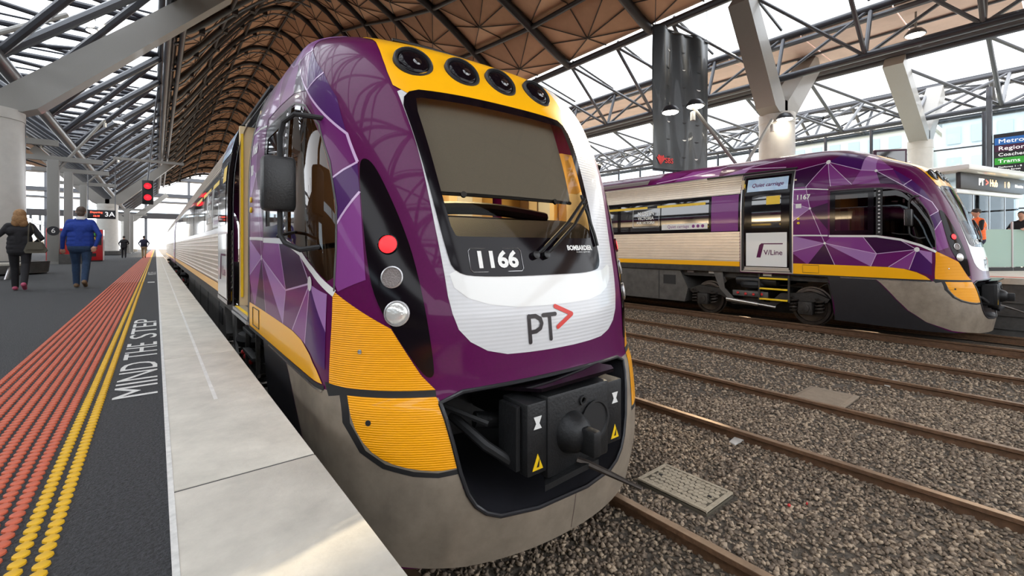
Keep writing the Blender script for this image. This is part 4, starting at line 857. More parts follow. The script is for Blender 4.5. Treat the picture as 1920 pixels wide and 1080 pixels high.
    C.mb('grab_pole', 'gpol', lambda: MB().tube((-1.12, d1 - .14, .25), (-1.10, d1 - .14, 2.2), .018, 8).box((-1.24, d1 - .01, .3), (-1.215, d1 + .02, 2.3)), 'warn_yellow', vs)
    C.mb('door_track', 'dtrk', lambda: MB().path([spt(u, 2.56, .025)[0] for u in np.linspace(d0 - .1, d1 + 1.1, 10)], .022, 6), 'black_rubber')
    du = (d1 - d0 + .12) if door_open else 0.; off = .055 if door_open else .004; k = 'o' if door_open else 'c'
    def dpatch(name, key, a, b, z0, z1, m, o, parent=None, hole=None):
        def mk():
            mb = MB(); n = 10; zs = [z0 + (z1 - z0) * i / n for i in range(n + 1)]
            vs = [(-(float(wz(z)) + o), u + du, z) for u in (a, b) for z in zs]; mb.add(vs, [(i, i + 1, n + 2 + i, n + 1 + i) for i in range(n)]); return mb.mesh(name, m, 60)
        return C.put(name, key + k, mk, parent)
    def leaf():
        mb = MB(); n = 12; zs = [e0 + .01 + (e1 - e0 - .02) * i / n for i in range(n + 1)]
        vs = [(-(float(wz(z)) + o), u + du, z) for o in (off, off - .04) for u in (d0 + .01, d1 - .01) for z in zs]; N = n + 1
        for b in (0, 2 * N): mb.add(vs[b:b + 2 * N], [(i, i + 1, N + 1 + i, N + i) for i in range(n)])
        o = 0
        mb.add(vs, [(0, 2 * N, 3 * N, N), (n, N + n, 3 * N + n, 2 * N + n)] + [(i, i + 1, 2 * N + i + 1, 2 * N + i) for i in range(n)] + [(N + i, 3 * N + i, 3 * N + i + 1, N + i + 1) for i in range(n)]); return mb.mesh('door_leaf', 'black_gloss', 40)
    dl = C.put('door_leaf', 'leaf' + k, leaf)
    dpatch('lower_panel', 'dlp', d0 + .06, d1 - .06, .27, 1.08, 'livery_white', off + .004, dl)
    dpatch('window', 'dwi', d0 + .2, d1 - .2, 1.2, 2.0, 'dark_glass', off + .005, dl)
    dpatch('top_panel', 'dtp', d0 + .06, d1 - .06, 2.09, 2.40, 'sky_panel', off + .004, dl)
    dpatch('sill_plate', 'dsp', d0 + .02, d1 - .02, .20, .25, 'frame_silver', off + .005, dl)
    dpatch('grab_light', 'dgl', d0 + .22, d1 - .55, 1.75, 1.95, 'warn_yellow', off + .006, dl)
    xo = lambda z: -(float(wz(z)) + off + .008)
    C.stext('logo_words', 'V/Line', .17, (d0 + d1) / 2 + du - .17, .60, 'purple', .02, .002, dl, .0, -1, xo(.6))
    C.mb('logo_flag', 'lfl' + k, lambda: MB().add([(xo(.6), u + du, z) for u, z in ((4.10, .48), (4.0, .48), (3.92, .80), (3.48, .80), (3.48, .825), (3.98, .825), (4.03, .78))], [(0, 1, 2, 6), (2, 3, 4, 5, 6)]), 'purple', dl, None)
    if True:
        v, f = text2d('Quiet carriage', .13, .002, font_shear=.3); mb = MB(); mb.add([(-(float(wz(2.24 + b)) + off + .008), (d0 + d1) / 2 + du - a, 2.24 + b) for a, b in v], f)
        C.put('door_words', 'quiet' + k, lambda: mb.mesh('door_words', 'purple_mid', None, False), dl)
    # ---- saloon side: fluted sheets, window band, passenger windows
    for sg, nm in ((-1, 'l'), (1, 'r')):
        u0 = d1 + .1 if sg < 0 else 3.4
        C.mb('fluted_panel', 'fu' + nm, lambda: flute_mesh(2.08, 2.56, u0, LEN, 8, .012, .004, sg, None), 'stainless', smooth=25)
        C.mb('fluted_panel', 'fl_' + nm, lambda: flute_mesh(.37, 1.12, u0, LEN, 10, .014, .004, sg, None), 'stainless', smooth=25)
        C.mb('roof_trim', 'rt' + nm, lambda: band(2.56, 2.585, u0, LEN, .012, sg, 2), 'frame_silver', smooth=None)
        C.mb('window_band', 'wb' + nm, lambda: band(1.12, 2.08, u0, LEN, .006, sg), 'black_gloss')
        C.mb('sole_band', 'sb' + nm, lambda: band(.25, .37, u0, LEN, .016, sg, 3), 'yellow', smooth=None)
        C.mb('sole_bar', 'so' + nm, lambda: band(.1, .25, u0, LEN, .004, sg, 3), 'underframe', smooth=None)
        C.mb('end_panel', 'ep' + nm, lambda: band(1.14, 2.06, u0 + .04, u0 + .78, .010, sg), 'purple_light')
        for i in range(6):
            a = u0 + .85 + i * 3.15
            C.mb('saloon_window', 'sw%s%d' % (nm, i), lambda: band(1.2, 1.98, a, a + 1.5, .012, sg), 'dark_glass')
            C.mb('saloon_window', 'sx%s%d' % (nm, i), lambda: band(1.2, 1.98, a + 1.54, a + 3.02, .012, sg), 'dark_glass')
        for i in range(3): C.mb('luggage_rack', 'lr%s%d' % (nm, i), lambda: band(1.86, 1.93, u0 + .95 + 1.9 * i, u0 + 2.5 + 1.9 * i, .014, sg, 2), 'warn_yellow', smooth=None)
        C.mb('white_roof_patch', 'wr' + nm, lambda: band(2.62, 2.76, u0 + 3.0, u0 + 6.6, .006, sg), 'frame_silver')
    P('roof_facet', 'rf0', side([(6.6, 2.6), (6.0, 2.60), (5.2, 2.60), (5.2, 2.84), (6.1, 2.86)]), 'purple_light', .004, .1)
    P('roof_facet', 'rf1', side([(5.1, 2.60), (4.5, 2.60), (4.3, 2.8)]), 'lilac', .004, .1)
    P('roof_facet', 'rf2', side([(7.4, 2.6), (6.7, 2.6), (6.2, 2.85), (6.9, 2.9)]), 'purple_mid', .004, .1)
    for i, (l) in enumerate(([(6.0, 2.72), (5.1, 2.85)], [(6.0, 2.72), (5.2, 2.62)], [(4.6, 2.72), (3.6, 2.85)], [(4.6, 2.72), (3.5, 2.62)], [(6.0, 2.72), (7.2, 2.62)])): P('livery_line', 'rfl%d' % i, side(ribbon(l, .022)), 'livery_line', .006, .1)
    C.mb('window_notice', 'wnot', lambda: (lambda mb: mb.path([(-(float(wz(z)) + .018), u, z) for u, z in ((7.9, 1.32), (7.9, 1.86), (6.95, 1.86), (6.95, 1.32), (7.9, 1.32))], .008, 4))(MB()), 'livery_white', smooth=None)
    for i, (t, z, s_) in enumerate((('MADE IN', 1.72, .15), ('VICTORIA', 1.58, .13), ('FOR VICTORIA', 1.45, .10))): C.stext('window_words', t, s_, 7.42, z, 'livery_white', .02, .004)
    C.mb('window_sticker', 'wstk', lambda: band(1.22, 1.38, 5.4, 6.85, .016, -1, 2), 'livery_white', smooth=None)
    C.stext('sticker_words', 'Quiet carriage', .12, 6.3, 1.30, 'purple_light', .021)
    for i in range(3): C.put('sticker_icon', 'sti%d' % i, lambda: disc_on(spt(5.82 - .14 * i, 1.30, .018)[0], Vector((-1, 0, 0)), [(.045, 0), (.045, .004), (.028, .004)], 14).mesh('sticker_icon', 'purple_light', None))
    # ---- underframe
    C.mb('underframe_beam', 'ufb', lambda: MB().box((-1.12, 2.5, -.05), (1.12, LEN, .14)), 'underframe', smooth=None)
    eq = C.mb('equipment_box', 'eq', lambda: MB().prism([(-1.22, 6.15, -.78), (-1.22, 6.05, -.4), (-1.22, 6.3, .08), (-1.22, 15.8, .08), (-1.22, 15.8, -.8)], (2.44, 0, 0)), 'underframe_box', smooth=None)
    C.mb('box_handle', 'eqh', lambda: MB().box((-1.235, 6.45, -.32), (-1.21, 6.85, -.06)), 'black_rubber', eq, None)
    for i in range(4): C.mb('box_seam', 'eqs%d' % i, lambda: MB().box((-1.226, 7.0 + 2 * i, -.76), (-1.215, 7.02 + 2 * i, .06)), 'black_rubber', eq, None)
    bogie(C, 4.3, 'f'); bogie(C, 20.2, 'b')
    ld_ = C.mb('step_ladder', 'lad', lambda: MB().box((-1.24, 3.36, -.56), (-1.20, 3.40, .12)).box((-1.24, 4.05, -.56), (-1.20, 4.09, .12)), 'underframe', smooth=None)
    for i, z in enumerate((-.02, -.27, -.52)): C.mb('rung', 'rung%d%s' % (i, k), lambda: MB().box((-1.27, 3.40, z - .02), (-1.20, 4.05, z + .02), .005), 'black_rubber' if door_open else 'warn_yellow', ld_)
    C.mb('wheel_guard', 'wg', lambda: MB().path([(-1.0, 2.62, .02), (-1.0, 2.55, -.3), (-1.0, 2.50, -.6), (-1.0, 2.42, -.88)], .035, 6), 'underframe')
    for i, (u, m) in enumerate(((6.0, 'lens_grille'), (5.35, 'livery_white'), (3.9, 'livery_white'))): C.mb('data_plate', 'dpl%d' % i, lambda: MB().box((-1.17, u - .1, .03), (-1.13, u + .1, .11)), m, smooth=None)
    return C

t1 = thing('front_train', 'purple, white and yellow train car with raked nose at the near platform, door open', 'train', (T1X, 1.94, RAIL))
lead_car(t1, '1166', True)
t2 = thing('far_train', 'purple and silver train car seen from its side on the far track, side door closed', 'train', (T2X, 1.0, RAIL + .07))
lead_car(t2, '1167', False); t2.scale = (1, 1, 1.055)
# ---- second carriage behind the front train
c2 = thing('carriage', 'silver fluted second carriage coupled behind the front train', 'carriage', (T1X, 1.94 + LEN + .55, RAIL))
CC = Car(c2); SL = 23.5
CC.mb('body_shell', 'c2body', lambda: (lambda mb, zs: mb.add([(sg * float(wz(z)), u, z) for u in (0, SL) for sg, zz in ((-1, zs), (1, zs[::-1])) for z in zz], [(i, i + 1, 81 + i, 80 + i) for i in range(79)] + [tuple(range(80)), tuple(range(159, 79, -1))]))(MB(), np.concatenate([np.linspace(.1, Z1, 10), v2z(np.linspace(Z1 + .02, Z1 + KV * 1.5707, 30))])), 'purple', smooth=40)
for sg, nm in ((-1, 'l'), (1, 'r')):
    CC.mb('fluted_panel', 'c2u' + nm, lambda: flute_mesh(2.08, 2.56, .1, SL, 8, .012, .004, sg, None), 'stainless', smooth=25)
    CC.mb('fluted_panel', 'c2l' + nm, lambda: flute_mesh(.37, 1.12, .1, SL, 10, .014, .004, sg, None), 'stainless', smooth=25)
    CC.mb('window_band', 'c2w' + nm, lambda: band(1.12, 2.08, .1, SL, .006, sg), 'black_gloss')
    CC.mb('sole_band', 'c2s' + nm, lambda: band(.25, .37, .1, SL, .016, sg, 3), 'yellow', smooth=None)
    for i in range(7): CC.mb('saloon_window', 'c2x%s%d' % (nm, i), lambda: band(1.2, 1.98, 1.8 + 3 * i, 4.6 + 3 * i, .012, sg), 'dark_glass')
    CC.mb('door_leaf', 'c2d' + nm, lambda: band(.2, 2.4, .5, 1.5, .02, sg), 'lilac')
CC.mb('gangway', 'c2g', lambda: MB().box((-.6, -.55, .2), (.6, .05, 2.3), .05), 'black_rubber')
CC.mb('underframe_box', 'c2f', lambda: MB().box((-1.15, 5.5, -.78), (1.15, 17, .1)), 'underframe', smooth=None)
bogie(CC, 3.0, 'c2a'); bogie(CC, SL - 3, 'c2b')

# ================================================================== THINGS ABOUT THE STATION
# hanging banner, rippled cloth with wind slits
def banner():
    ux, uy = .966, -.259; o = Vector((12.35, 8.35, 3.35)); W_, H_ = 2.4, 4.6
    t = thing('hanging_banner', 'tall black hanging banner with a small red emblem and rows of wind slits', 'banner', o)
    nx, nz = 36, 48; vs = []; rip = lambda a, b: .05 * math.sin(a * 19 + b * 2.2) * (.35 + .65 * b) + .035 * math.sin(a * 9 - b * 3) + .05 * math.sin(b * 5 + a)
    def pt(a, b, d=0.):
        # b = 0 at the bottom, 1 at the top
        l = a * W_ + .04 * math.sin(b * 6); n = rip(a, b) - d
        return Vector((l * ux - n * uy, l * uy + n * ux, b * H_ - .10 * a * b + .06 * math.sin(a * 12) * b * b))
    for j in range(nz + 1):
        for i in range(nx + 1): vs.append(pt(i / nx, j / nz))
    mb = MB(); mb.add(vs, [(j * (nx + 1) + i, j * (nx + 1) + i + 1, (j + 1) * (nx + 1) + i + 1, (j + 1) * (nx + 1) + i) for j in range(nz) for i in range(nx)])
    cl = mb.build('cloth', 'banner_cloth', t, smooth=80, fix=False)
    sol = cl.modifiers.new('s', 'SOLIDIFY'); sol.thickness = .006
    for j in range(7):
        for i in range(3):
            a, b = .28 + .25 * i, .86 - .125 * j
            v = [(a + .032 * math.cos(k * math.pi / 6), b - abs(math.sin(k * math.pi / 6)) * .012 + (.003 if 0 < k < 6 else 0)) for k in range(7)]
            MB().add([pt(x, y, .012) for x, y in v], [tuple(range(7))]).build('wind_slit', ('number_white' if (i * 3 + j * 5) % 4 == 0 else 'black_rubber'), t, smooth=None, fix=False)
    v, f = text2d('SBS', .24, .004); MB().add([pt((.68 + a) / W_, (.34 + b) / H_, .02) for a, b in v], f).build('emblem_letters', 'banner_red', t, smooth=None, fix=False)
    for k in range(5):
        a0 = math.radians(130 - 22 * k); r0, r1 = .03, .19 + .03 * (k % 2); c = (.34, .28); w_ = .035
        q = [(c[0] + r0 * math.cos(a0) * .5, c[1] - .08), (c[0] + r1 * math.cos(a0) - w_, c[1] + r1 * math.sin(a0)), (c[0] + r1 * math.cos(a0), c[1] + r1 * math.sin(a0) + .04), (c[0] + r1 * math.cos(a0) + w_, c[1] + r1 * math.sin(a0))]
        MB().add([pt(x / W_, y / H_, .02) for x, y in q], [(0, 1, 2, 3)]).build('emblem_petal', 'banner_red', t, smooth=None, fix=False)
    MB().tube(pt(0, 1), pt(1, 1), .03).build('top_bar', 'tube_dark', t); MB().tube(pt(0, 0), pt(1, 0), .022).build('bottom_bar', 'tube_dark', t)
    for a in (.03, .97): MB().tube(pt(a, 1), pt(a, 1) + Vector((.2, .1, 1.35)), .012, 6).build('rope', 'tube_grey', t)
banner()

def flood(label, base, elbow, heads, r=.05, lum='lamp_white', col='steel_grey'):
    """bracket lamp: a stem to an elbow, then floodlight heads"""
    b = Vector(base); t = thing('flood_lamp', label, 'lamp', b)
    MB().tube((0, 0, 0), Vector(elbow) - b, r, 8).build('stem', col, t)
    for h in heads:
        h = Vector(h) - b
        hd = MB().lathe([(.05, .16), (.16, .12), (.26, .0), (.27, -.05), (.25, -.06)], h, 'Z', 18).build('head', 'tube_dark', t)
        MB().lathe([(.245, -.055), (.2, -.085), (.02, -.095)], h, 'Z', 18).build('lens', lum, hd)
    MB().lathe([(.07, -.12), (.07, .12), (.02, .15)], Vector(elbow) - b + Vector((0, 0, -.28)), 'Z', 12).build('ballast_box', 'steel_light', t)
    return t
flood('twin floodlight on a raking stem hanging in front of the black banner', (14.3, 6.5, 3.3), (12.45, 7.05, 5.05), [(12.15, 7.6, 5.02), (12.5, 7.0, 5.12)])
flood('single floodlight beside the top of the column right of the banner', (14.35, 6.45, 3.35), (16.1, 6.3, 5.15), [(16.35, 6.0, 5.2)])
flood('bright twin floodlight at the upper left corner', (-5.45, 22.0, 6.95), (-2.55, 23.1, 9.45), [(-2.05, 23.3, 9.6), (-1.85, 23.5, 9.25)], .09)
flood('floodlight below the skylight, second along the near platform', (-4.0, 33, 4.9), (-2.2, 33.4, 7.9), [(-1.6, 33.4, 7.95)], .07)
flood('floodlight below the skylight, third along the near platform', (-4.3, 47, 5.5), (-2.3, 46.6, 7.9), [(-1.8, 46.5, 7.9)], .07)
flood('small floodlight under the brown soffit at the upper right', (18.6, 3.1, 8.26), (18.55, 3.1, 7.72), [(18.5, 3.1, 7.55)], .03)

# posts along the platform
for i, (x, y, h, w_) in enumerate(((-4.15, 33, 5.4, .22), (-4.3, 39.5, 5.6, .2), (-5.2, 27.5, 5.3, .18), (-4.3, 47, 5.6, .2), (-2.9, 88, 5.6, .3), (-2.9, 76, 5.6, .3))):
    p = thing('steel_post', ('grey steel post with a round number plate left of the blue jumper', 'grey steel post just beyond the numbered post', 'slim grey post beside the large left column', 'thin grey post behind the man in blue', 'distant grey post beside the far walkers', 'grey post between the second and third columns')[i], 'post', (x, y, 0))
    MB().box((-w_, -w_ * .8, 0), (w_, w_ * .8, h), .02).build('shaft', 'steel_grey', p)
    MB().box((-w_ * 1.5, -w_ * 1.4, 0), (w_ * 1.5, w_ * 1.4, .12)).build('base_plate', 'steel_grey', p, smooth=None)
    MB().box((-1.6, -.1, h - .05), (1.9, .1, h + .2)).build('cross_beam', 'steel_grey', p, smooth=None)
    if i == 0:
        pl = MB().lathe([(.24, 0), (.24, -.02), (.02, -.022)], (.02, -w_ * .8 - .005, 1.72), 'Y', 20).build('number_plate', 'sign_black', p)
        text_part('number', '6', .34, (.02, -w_ * .8 - .034, 1.72), (1, 0, 0), (0, 0, 1), 'number_white', pl)
        MB().box((.25, -.5, 0), (1.1, .3, .5)).build('kerb_block', 'concrete_wall', p, smooth=None); 

def screen(label, x, y, z, w_, h, lines, post=None):
    s = thing('information_screen', label, 'screen', (x, y, z))
    MB().box((-w_ / 2, -.08, -h / 2), (w_ / 2, .08, h / 2), .015).build('case', 'sign_black', s)
    for txt, sz, a, b, m in lines: text_part('words', txt, sz, (a, -.085, b), (1, 0, 0), (0, 0, 1), m, s, .004)
    for a in (-w_ * .48, w_ * .48): MB().tube((a, 0, h / 2), (a, 0, h / 2 + 3.4), .03).build('hanger', 'tube_grey', s)
screen('black hanging platform sign reading 3A', -3.2, 46, 3.35, 1.6, .66, (('3A', .5, .45, 0, 'sign_white'), ('Departing', .17, -.3, .14, 'led_red'), ('12:10', .17, -.3, -.14, 'led_red')))
screen('small pale screen hung beside the large left column', -4.6, 26.5, 3.1, .95, .6, (('Arrivals', .2, 0, .1, 'sign_white'),))
bs = MB().box((-.4, -.085, -.24), (.4, -.082, .24)).build('display', 'lilac', bpy.data.objects['information_screen.001'], smooth=None)

sg_ = thing('platform_signal', 'hanging two-lamp railway signal glowing red over the platform edge', 'signal', (-.38, 35.5, 3.5))
MB().box((-.28, 0, 0), (.28, .12, 1.5), .05).build('backboard', 'black_plastic', sg_)
for z in (.42, 1.12):
    hd = MB().lathe([(.2, 0), (.2, -.2), (.185, -.2), (.18, -.02)], (0, 0, z), 'Y', 20).build('hood', 'black_plastic', sg_)
    MB().lathe([(.18, -.02), (.12, -.07), (.01, -.085)], (0, 0, z), 'Y', 20).build('lens', 'signal_red', hd)
MB().tube((0, .06, 1.5), (.5, .06, 7.4), .05).build('hanger', 'tube_grey', sg_); MB().box((-1.6, 0, 2.6), (1.8, .12, 2.75)).build('cross_arm', 'steel_grey', sg_, smooth=None)

def vending(label, x, y, rz, side_m):
    v = thing('vending_machine', label, 'vending machine', (x, y, 0), rz)
    MB().box((-.5, -.42, .06), (.5, .42, 1.95), .03).build('cabinet', 'vend_red', v)
    MB().box((-.42, -.435, .75), (.25, -.42, 1.82)).build('window', 'dark_glass', v, smooth=None)
    for k in range(4):
        for j in range(4): MB().lathe([(.035, 0), (.035, .12), (.015, .16)], (-.35 + .16 * j, -.45, .82 + .25 * k), 'Z', 8).build('bottle', ('valve_red', 'warn_yellow', 'sign_green', 'sign_blue')[(k + j) % 4], v)
    MB().box((.28, -.44, 1.0), (.44, -.42, 1.5)).build('control_panel', 'black_plastic', v, smooth=None); MB().box((-.35, -.44, .3), (.2, -.42, .5)).build('hatch', 'black_rubber', v, smooth=None)
    MB().box((.5, -.42, .06), (.515, .42, 1.95)).build('side_panel', side_m, v, smooth=None); MB().box((-.46, -.4, 0), (.46, .4, .06)).build('plinth', 'black_rubber', v, smooth=None)
vending('red vending machine with bottles, half hidden behind the grey post', -4.35, 36.2, R(8), 'vend_red')
vending('red vending machine with a pale side panel beside the man in blue', -3.05, 37.8, R(0), 'vend_pale')

bn = thing('bench', 'low stone bench beside the large left column', 'bench', (-3.55, 18.6, 0))
MB().box((-1.5, -.3, .38), (.6, .3, .46), .02).build('seat', 'concrete', bn); 
for a in (-1.2, .3): MB().tube((a, -.2, 0), (a + .08, -.1, .4), .03).tube((a, .2, 0), (a + .08, .1, .4), .03).build('leg', 'frame_silver', bn)

# kiosk on the right platform
ks = thing('platform_kiosk', 'small glazed kiosk with a white flat roof and an orange lit sign', 'kiosk', (19.2, 2.6, P2), math.atan2(-.259, .966))
MB().box((-.25, -.75, 3.0), (5.4, 3.2, 3.17), .05).build('roof', 'kiosk_white', ks); MB().box((.05, -.35, 2.36), (4.4, 3., 2.5), .02).build('ceiling_band', 'kiosk_white', ks)
fs = MB().box((.1, -.42, 2.5), (4.35, -.3, 2.98), .01).build('fascia_sign', 'sign_black', ks)
for txt, sz, a, m in (('PT', .3, 1.35, 'led_white'), ('>', .32, 1.72, 'led_red'), ('Hub', .3, 2.15, 'led_orange'), ('i  0', .28, 3.05, 'led_orange'), ('Information', .12, 3.9, 'led_white')): text_part('words', txt, sz, (a, -.425, 2.74), (1, 0, 0), (0, 0, 1), m, fs, .006)
MB().box((.15, -.3, 2.98), (4.3, 2.9, 3.0)).build('soffit', 'kiosk_white', ks, smooth=None)
for i in range(4):
    MB().box((.12 + 1.05 * i, -.3, .1), (1.12 + 1.05 * i, -.28, 2.36)).build('pane', 'wall_glass', ks, smooth=None); MB().box((.08 + 1.05 * i, -.31, 0), (.12 + 1.05 * i, -.25, 2.4)).build('mullion', 'frame_silver', ks, smooth=None)
MB().box((.1, 2.9, 0), (4.3, 3., 2.4)).build('back_wall', 'kiosk_white', ks, smooth=None); MB().box((.1, -.3, 0), (4.3, 2.95, .05)).build('base', 'steel_grey', ks, smooth=None)
MB().box((1.2, 1.2, .05), (3.2, 1.7, 1.1), .02).build('counter', 'steel_light', ks); MB().box((3.3, 2.0, .05), (4.1, 2.8, 1.9), .02).build('cabinet', 'cab_cream', ks)
MB().box((.6, 1.3, 2.3), (3.6, 1.7, 2.34)).build('ceiling_lamp', 'led_white', ks, smooth=None)
for i in range(4):
    g = thing('glass_screen', ('frosted glass screen behind the orange vest', 'frosted glass screen right of the orange vest, ending at the middle post', 'frosted glass screen at the right edge of the picture', 'frosted glass screen past the right edge')[i], 'screen', (18.8 + .95 * i, 1.78 - .62 * i, P2), math.atan2(-.62, .95))
    MB().box((.02, -.01, .12), (1.1, .01, 1.22)).build('pane', 'frost_glass', g, smooth=None); MB().tube((0, 0, 0), (0, 0, 1.45), .03).build('post', 'frame_silver', g); MB().box((0, -.03, 0), (1.13, .03, .1)).build('shoe', 'black_rubber', g, smooth=None)

# direction board
db_ = thing('direction_board', 'large dark direction board with blue and green bands at the right edge', 'sign', (25.2, 1.95, 3.5)); db_.scale = (1, 1, .85)
MB().box((-.06, -5, 0), (.06, 0, 2.0)).build('board', 'sign_black', db_, smooth=None)
for z0, z1, m in ((1.5, 1.82, 'sign_blue'), (1.2, 1.48, 'sign_maroon'), (.62, .92, 'sign_green')): MB().box((-.075, -5, z0), (-.061, -.03, z1)).build('band', m, db_, smooth=None)
for t_, z, s_ in (('Metropolitan Trains', 1.65, .26), ('Regional Trains', 1.33, .25), ('Coaches / Airport Bus', 1.05, .20), ('Trams', .76, .22), ('Platforms 1 - 8', .50, .10), ('Bourke Street', .38, .10), ('Collins Street', .26, .10), ('Spencer Street Exits', .14, .10), ('Taxis  Toilets', .05, .09)): text_part('words', t_, s_, (-.08, -.12, z), (0, -1, 0), (0, 0, 1), 'sign_white', db_, align='LEFT')
for k in range(3): MB().box((-.08, -1.42 - .2 * k, .36), (-.065, -1.28 - .2 * k, .5)).build('pictogram', ('number_white', 'number_white', 'sign_blue')[k], db_, smooth=None)
MB().tube((0, .12, -2.95), (0, .12, 4.2), .09).build('post', 'tube_grey', db_)
mon = thing('monitor', 'small tilted monitor on the nose side of the far train roof', 'screen', (15.9, 3.2, 3.1), R(-50))
MB().box((-.4, -.05, 0), (.4, .05, .5), .02).build('case', 'sign_maroon', mon); MB().box((-.34, -.056, .06), (.34, -.05, .44)).build('display', 'dark_glass', mon, smooth=None)
MB().tube((0, 0, -2.9), (0, 0, .02), .04).build('stand', 'tube_dark', mon)
for k, a in enumerate((-.46, .46)): MB().lathe([(.05, -.01), (.05, .01)], (a, -.05, .1), 'Y', 10).build('knob', 'livery_white', mon)

# ================================================================== PEOPLE
def capsule(mb, a, b, ra, rb, n=12):
    a, b = Vector(a), Vector(b); mb.ball(a, ra, n, 8); mb.ball(b, rb, n, 8)
    if (b - a).length > 1e-4: mb.tube(a, b, ra, n, rb)
def person(name_label, loc, rz, J, zones, hair, vox=.0095, group=None, hair_m='hair_dark', longhair=False):
    """J: list of (a, b, ra, rb, zone). One continuous body by voxel union of tapered limbs."""
    t = thing('person', name_label, 'person', loc, rz)
    mb = MB()
    for a, b, ra, rb, zn in J: 
        if isinstance(ra, tuple): mb.ball(a, ra, 16, 12)
        else: capsule(mb, a, b, ra, rb)
    me = mb.mesh('body', 'skin', None); o = link('body', me)
    md = o.modifiers.new('r', 'REMESH'); md.mode = 'VOXEL'; md.voxel_size = vox
    sm = o.modifiers.new('s', 'SMOOTH'); sm.iterations = 3; sm.factor = .5
    dg = bpy.context.evaluated_depsgraph_get(); m2 = bpy.data.meshes.new_from_object(o.evaluated_get(dg)); bpy.data.objects.remove(o); bpy.data.meshes.remove(me)
    m2.materials.clear(); names = []
    for z in zones: m2.materials.append(M(z))
    n = len(m2.polygons); C_ = np.zeros(n * 3); m2.polygons.foreach_get('center', C_); C_ = C_.reshape(-1, 3); best = np.full(n, 9e9); idx = np.zeros(n, np.int32)
    for a, b, ra, rb, zn in J:
        A = np.array(a); B = np.array(b); 
        if isinstance(ra, tuple): d = np.linalg.norm((C_ - A) / np.array(ra), axis=1) * min(ra) - min(ra)
        else:
            ab = B - A; q = np.clip(((C_ - A) @ ab) / max(ab @ ab, 1e-9), 0, 1); d = np.linalg.norm(C_ - (A + q[:, None] * ab), axis=1) - (ra + (rb - ra) * q)
        k = d < best; best[k] = d[k]; idx[k] = zones.index(zn)
    m2.polygons.foreach_set('material_index', idx); m2.polygons.foreach_set('use_smooth', [True] * n); m2.name = 'body'; m2.update()
    link('body', m2, t)
    return t
def hand(J, w, d, curl, zone, thumb, s=1.):
    """palm and five bent fingers from wrist w along direction d"""
    w = Vector(w); d = Vector(d).normalized(); c = Vector(curl).normalized(); sd = d.cross(c).normalized() * thumb
    p = w + d * .085 * s; J.append((tuple(w), tuple(w + d * .05 * s), .024 * s, .03 * s, zone))
    for k in range(4):
        o = sd * (.027 - .018 * k) * s; J.append((tuple(w + d * .03 * s + o * .6), tuple(p + o), .016 * s, .013 * s, zone))
        l = (.036, .042, .039, .03)[k] * s; m = p + o + d * l + c * l * .35; e = m + d * l * .45 + c * l * .8
        J.append((tuple(p + o), tuple(m), .0115 * s, .0105 * s, zone)); J.append((tuple(m), tuple(e), .0105 * s, .0095 * s, zone))
    b = w + d * .03 * s + sd * .028 * s; m = b + d * .035 * s + sd * .022 * s; J.append((tuple(b), tuple(m), .0145 * s, .0125 * s, zone)); J.append((tuple(m), tuple(m + d * .03 * s + c * .012 * s), .012 * s, .0105 * s, zone))
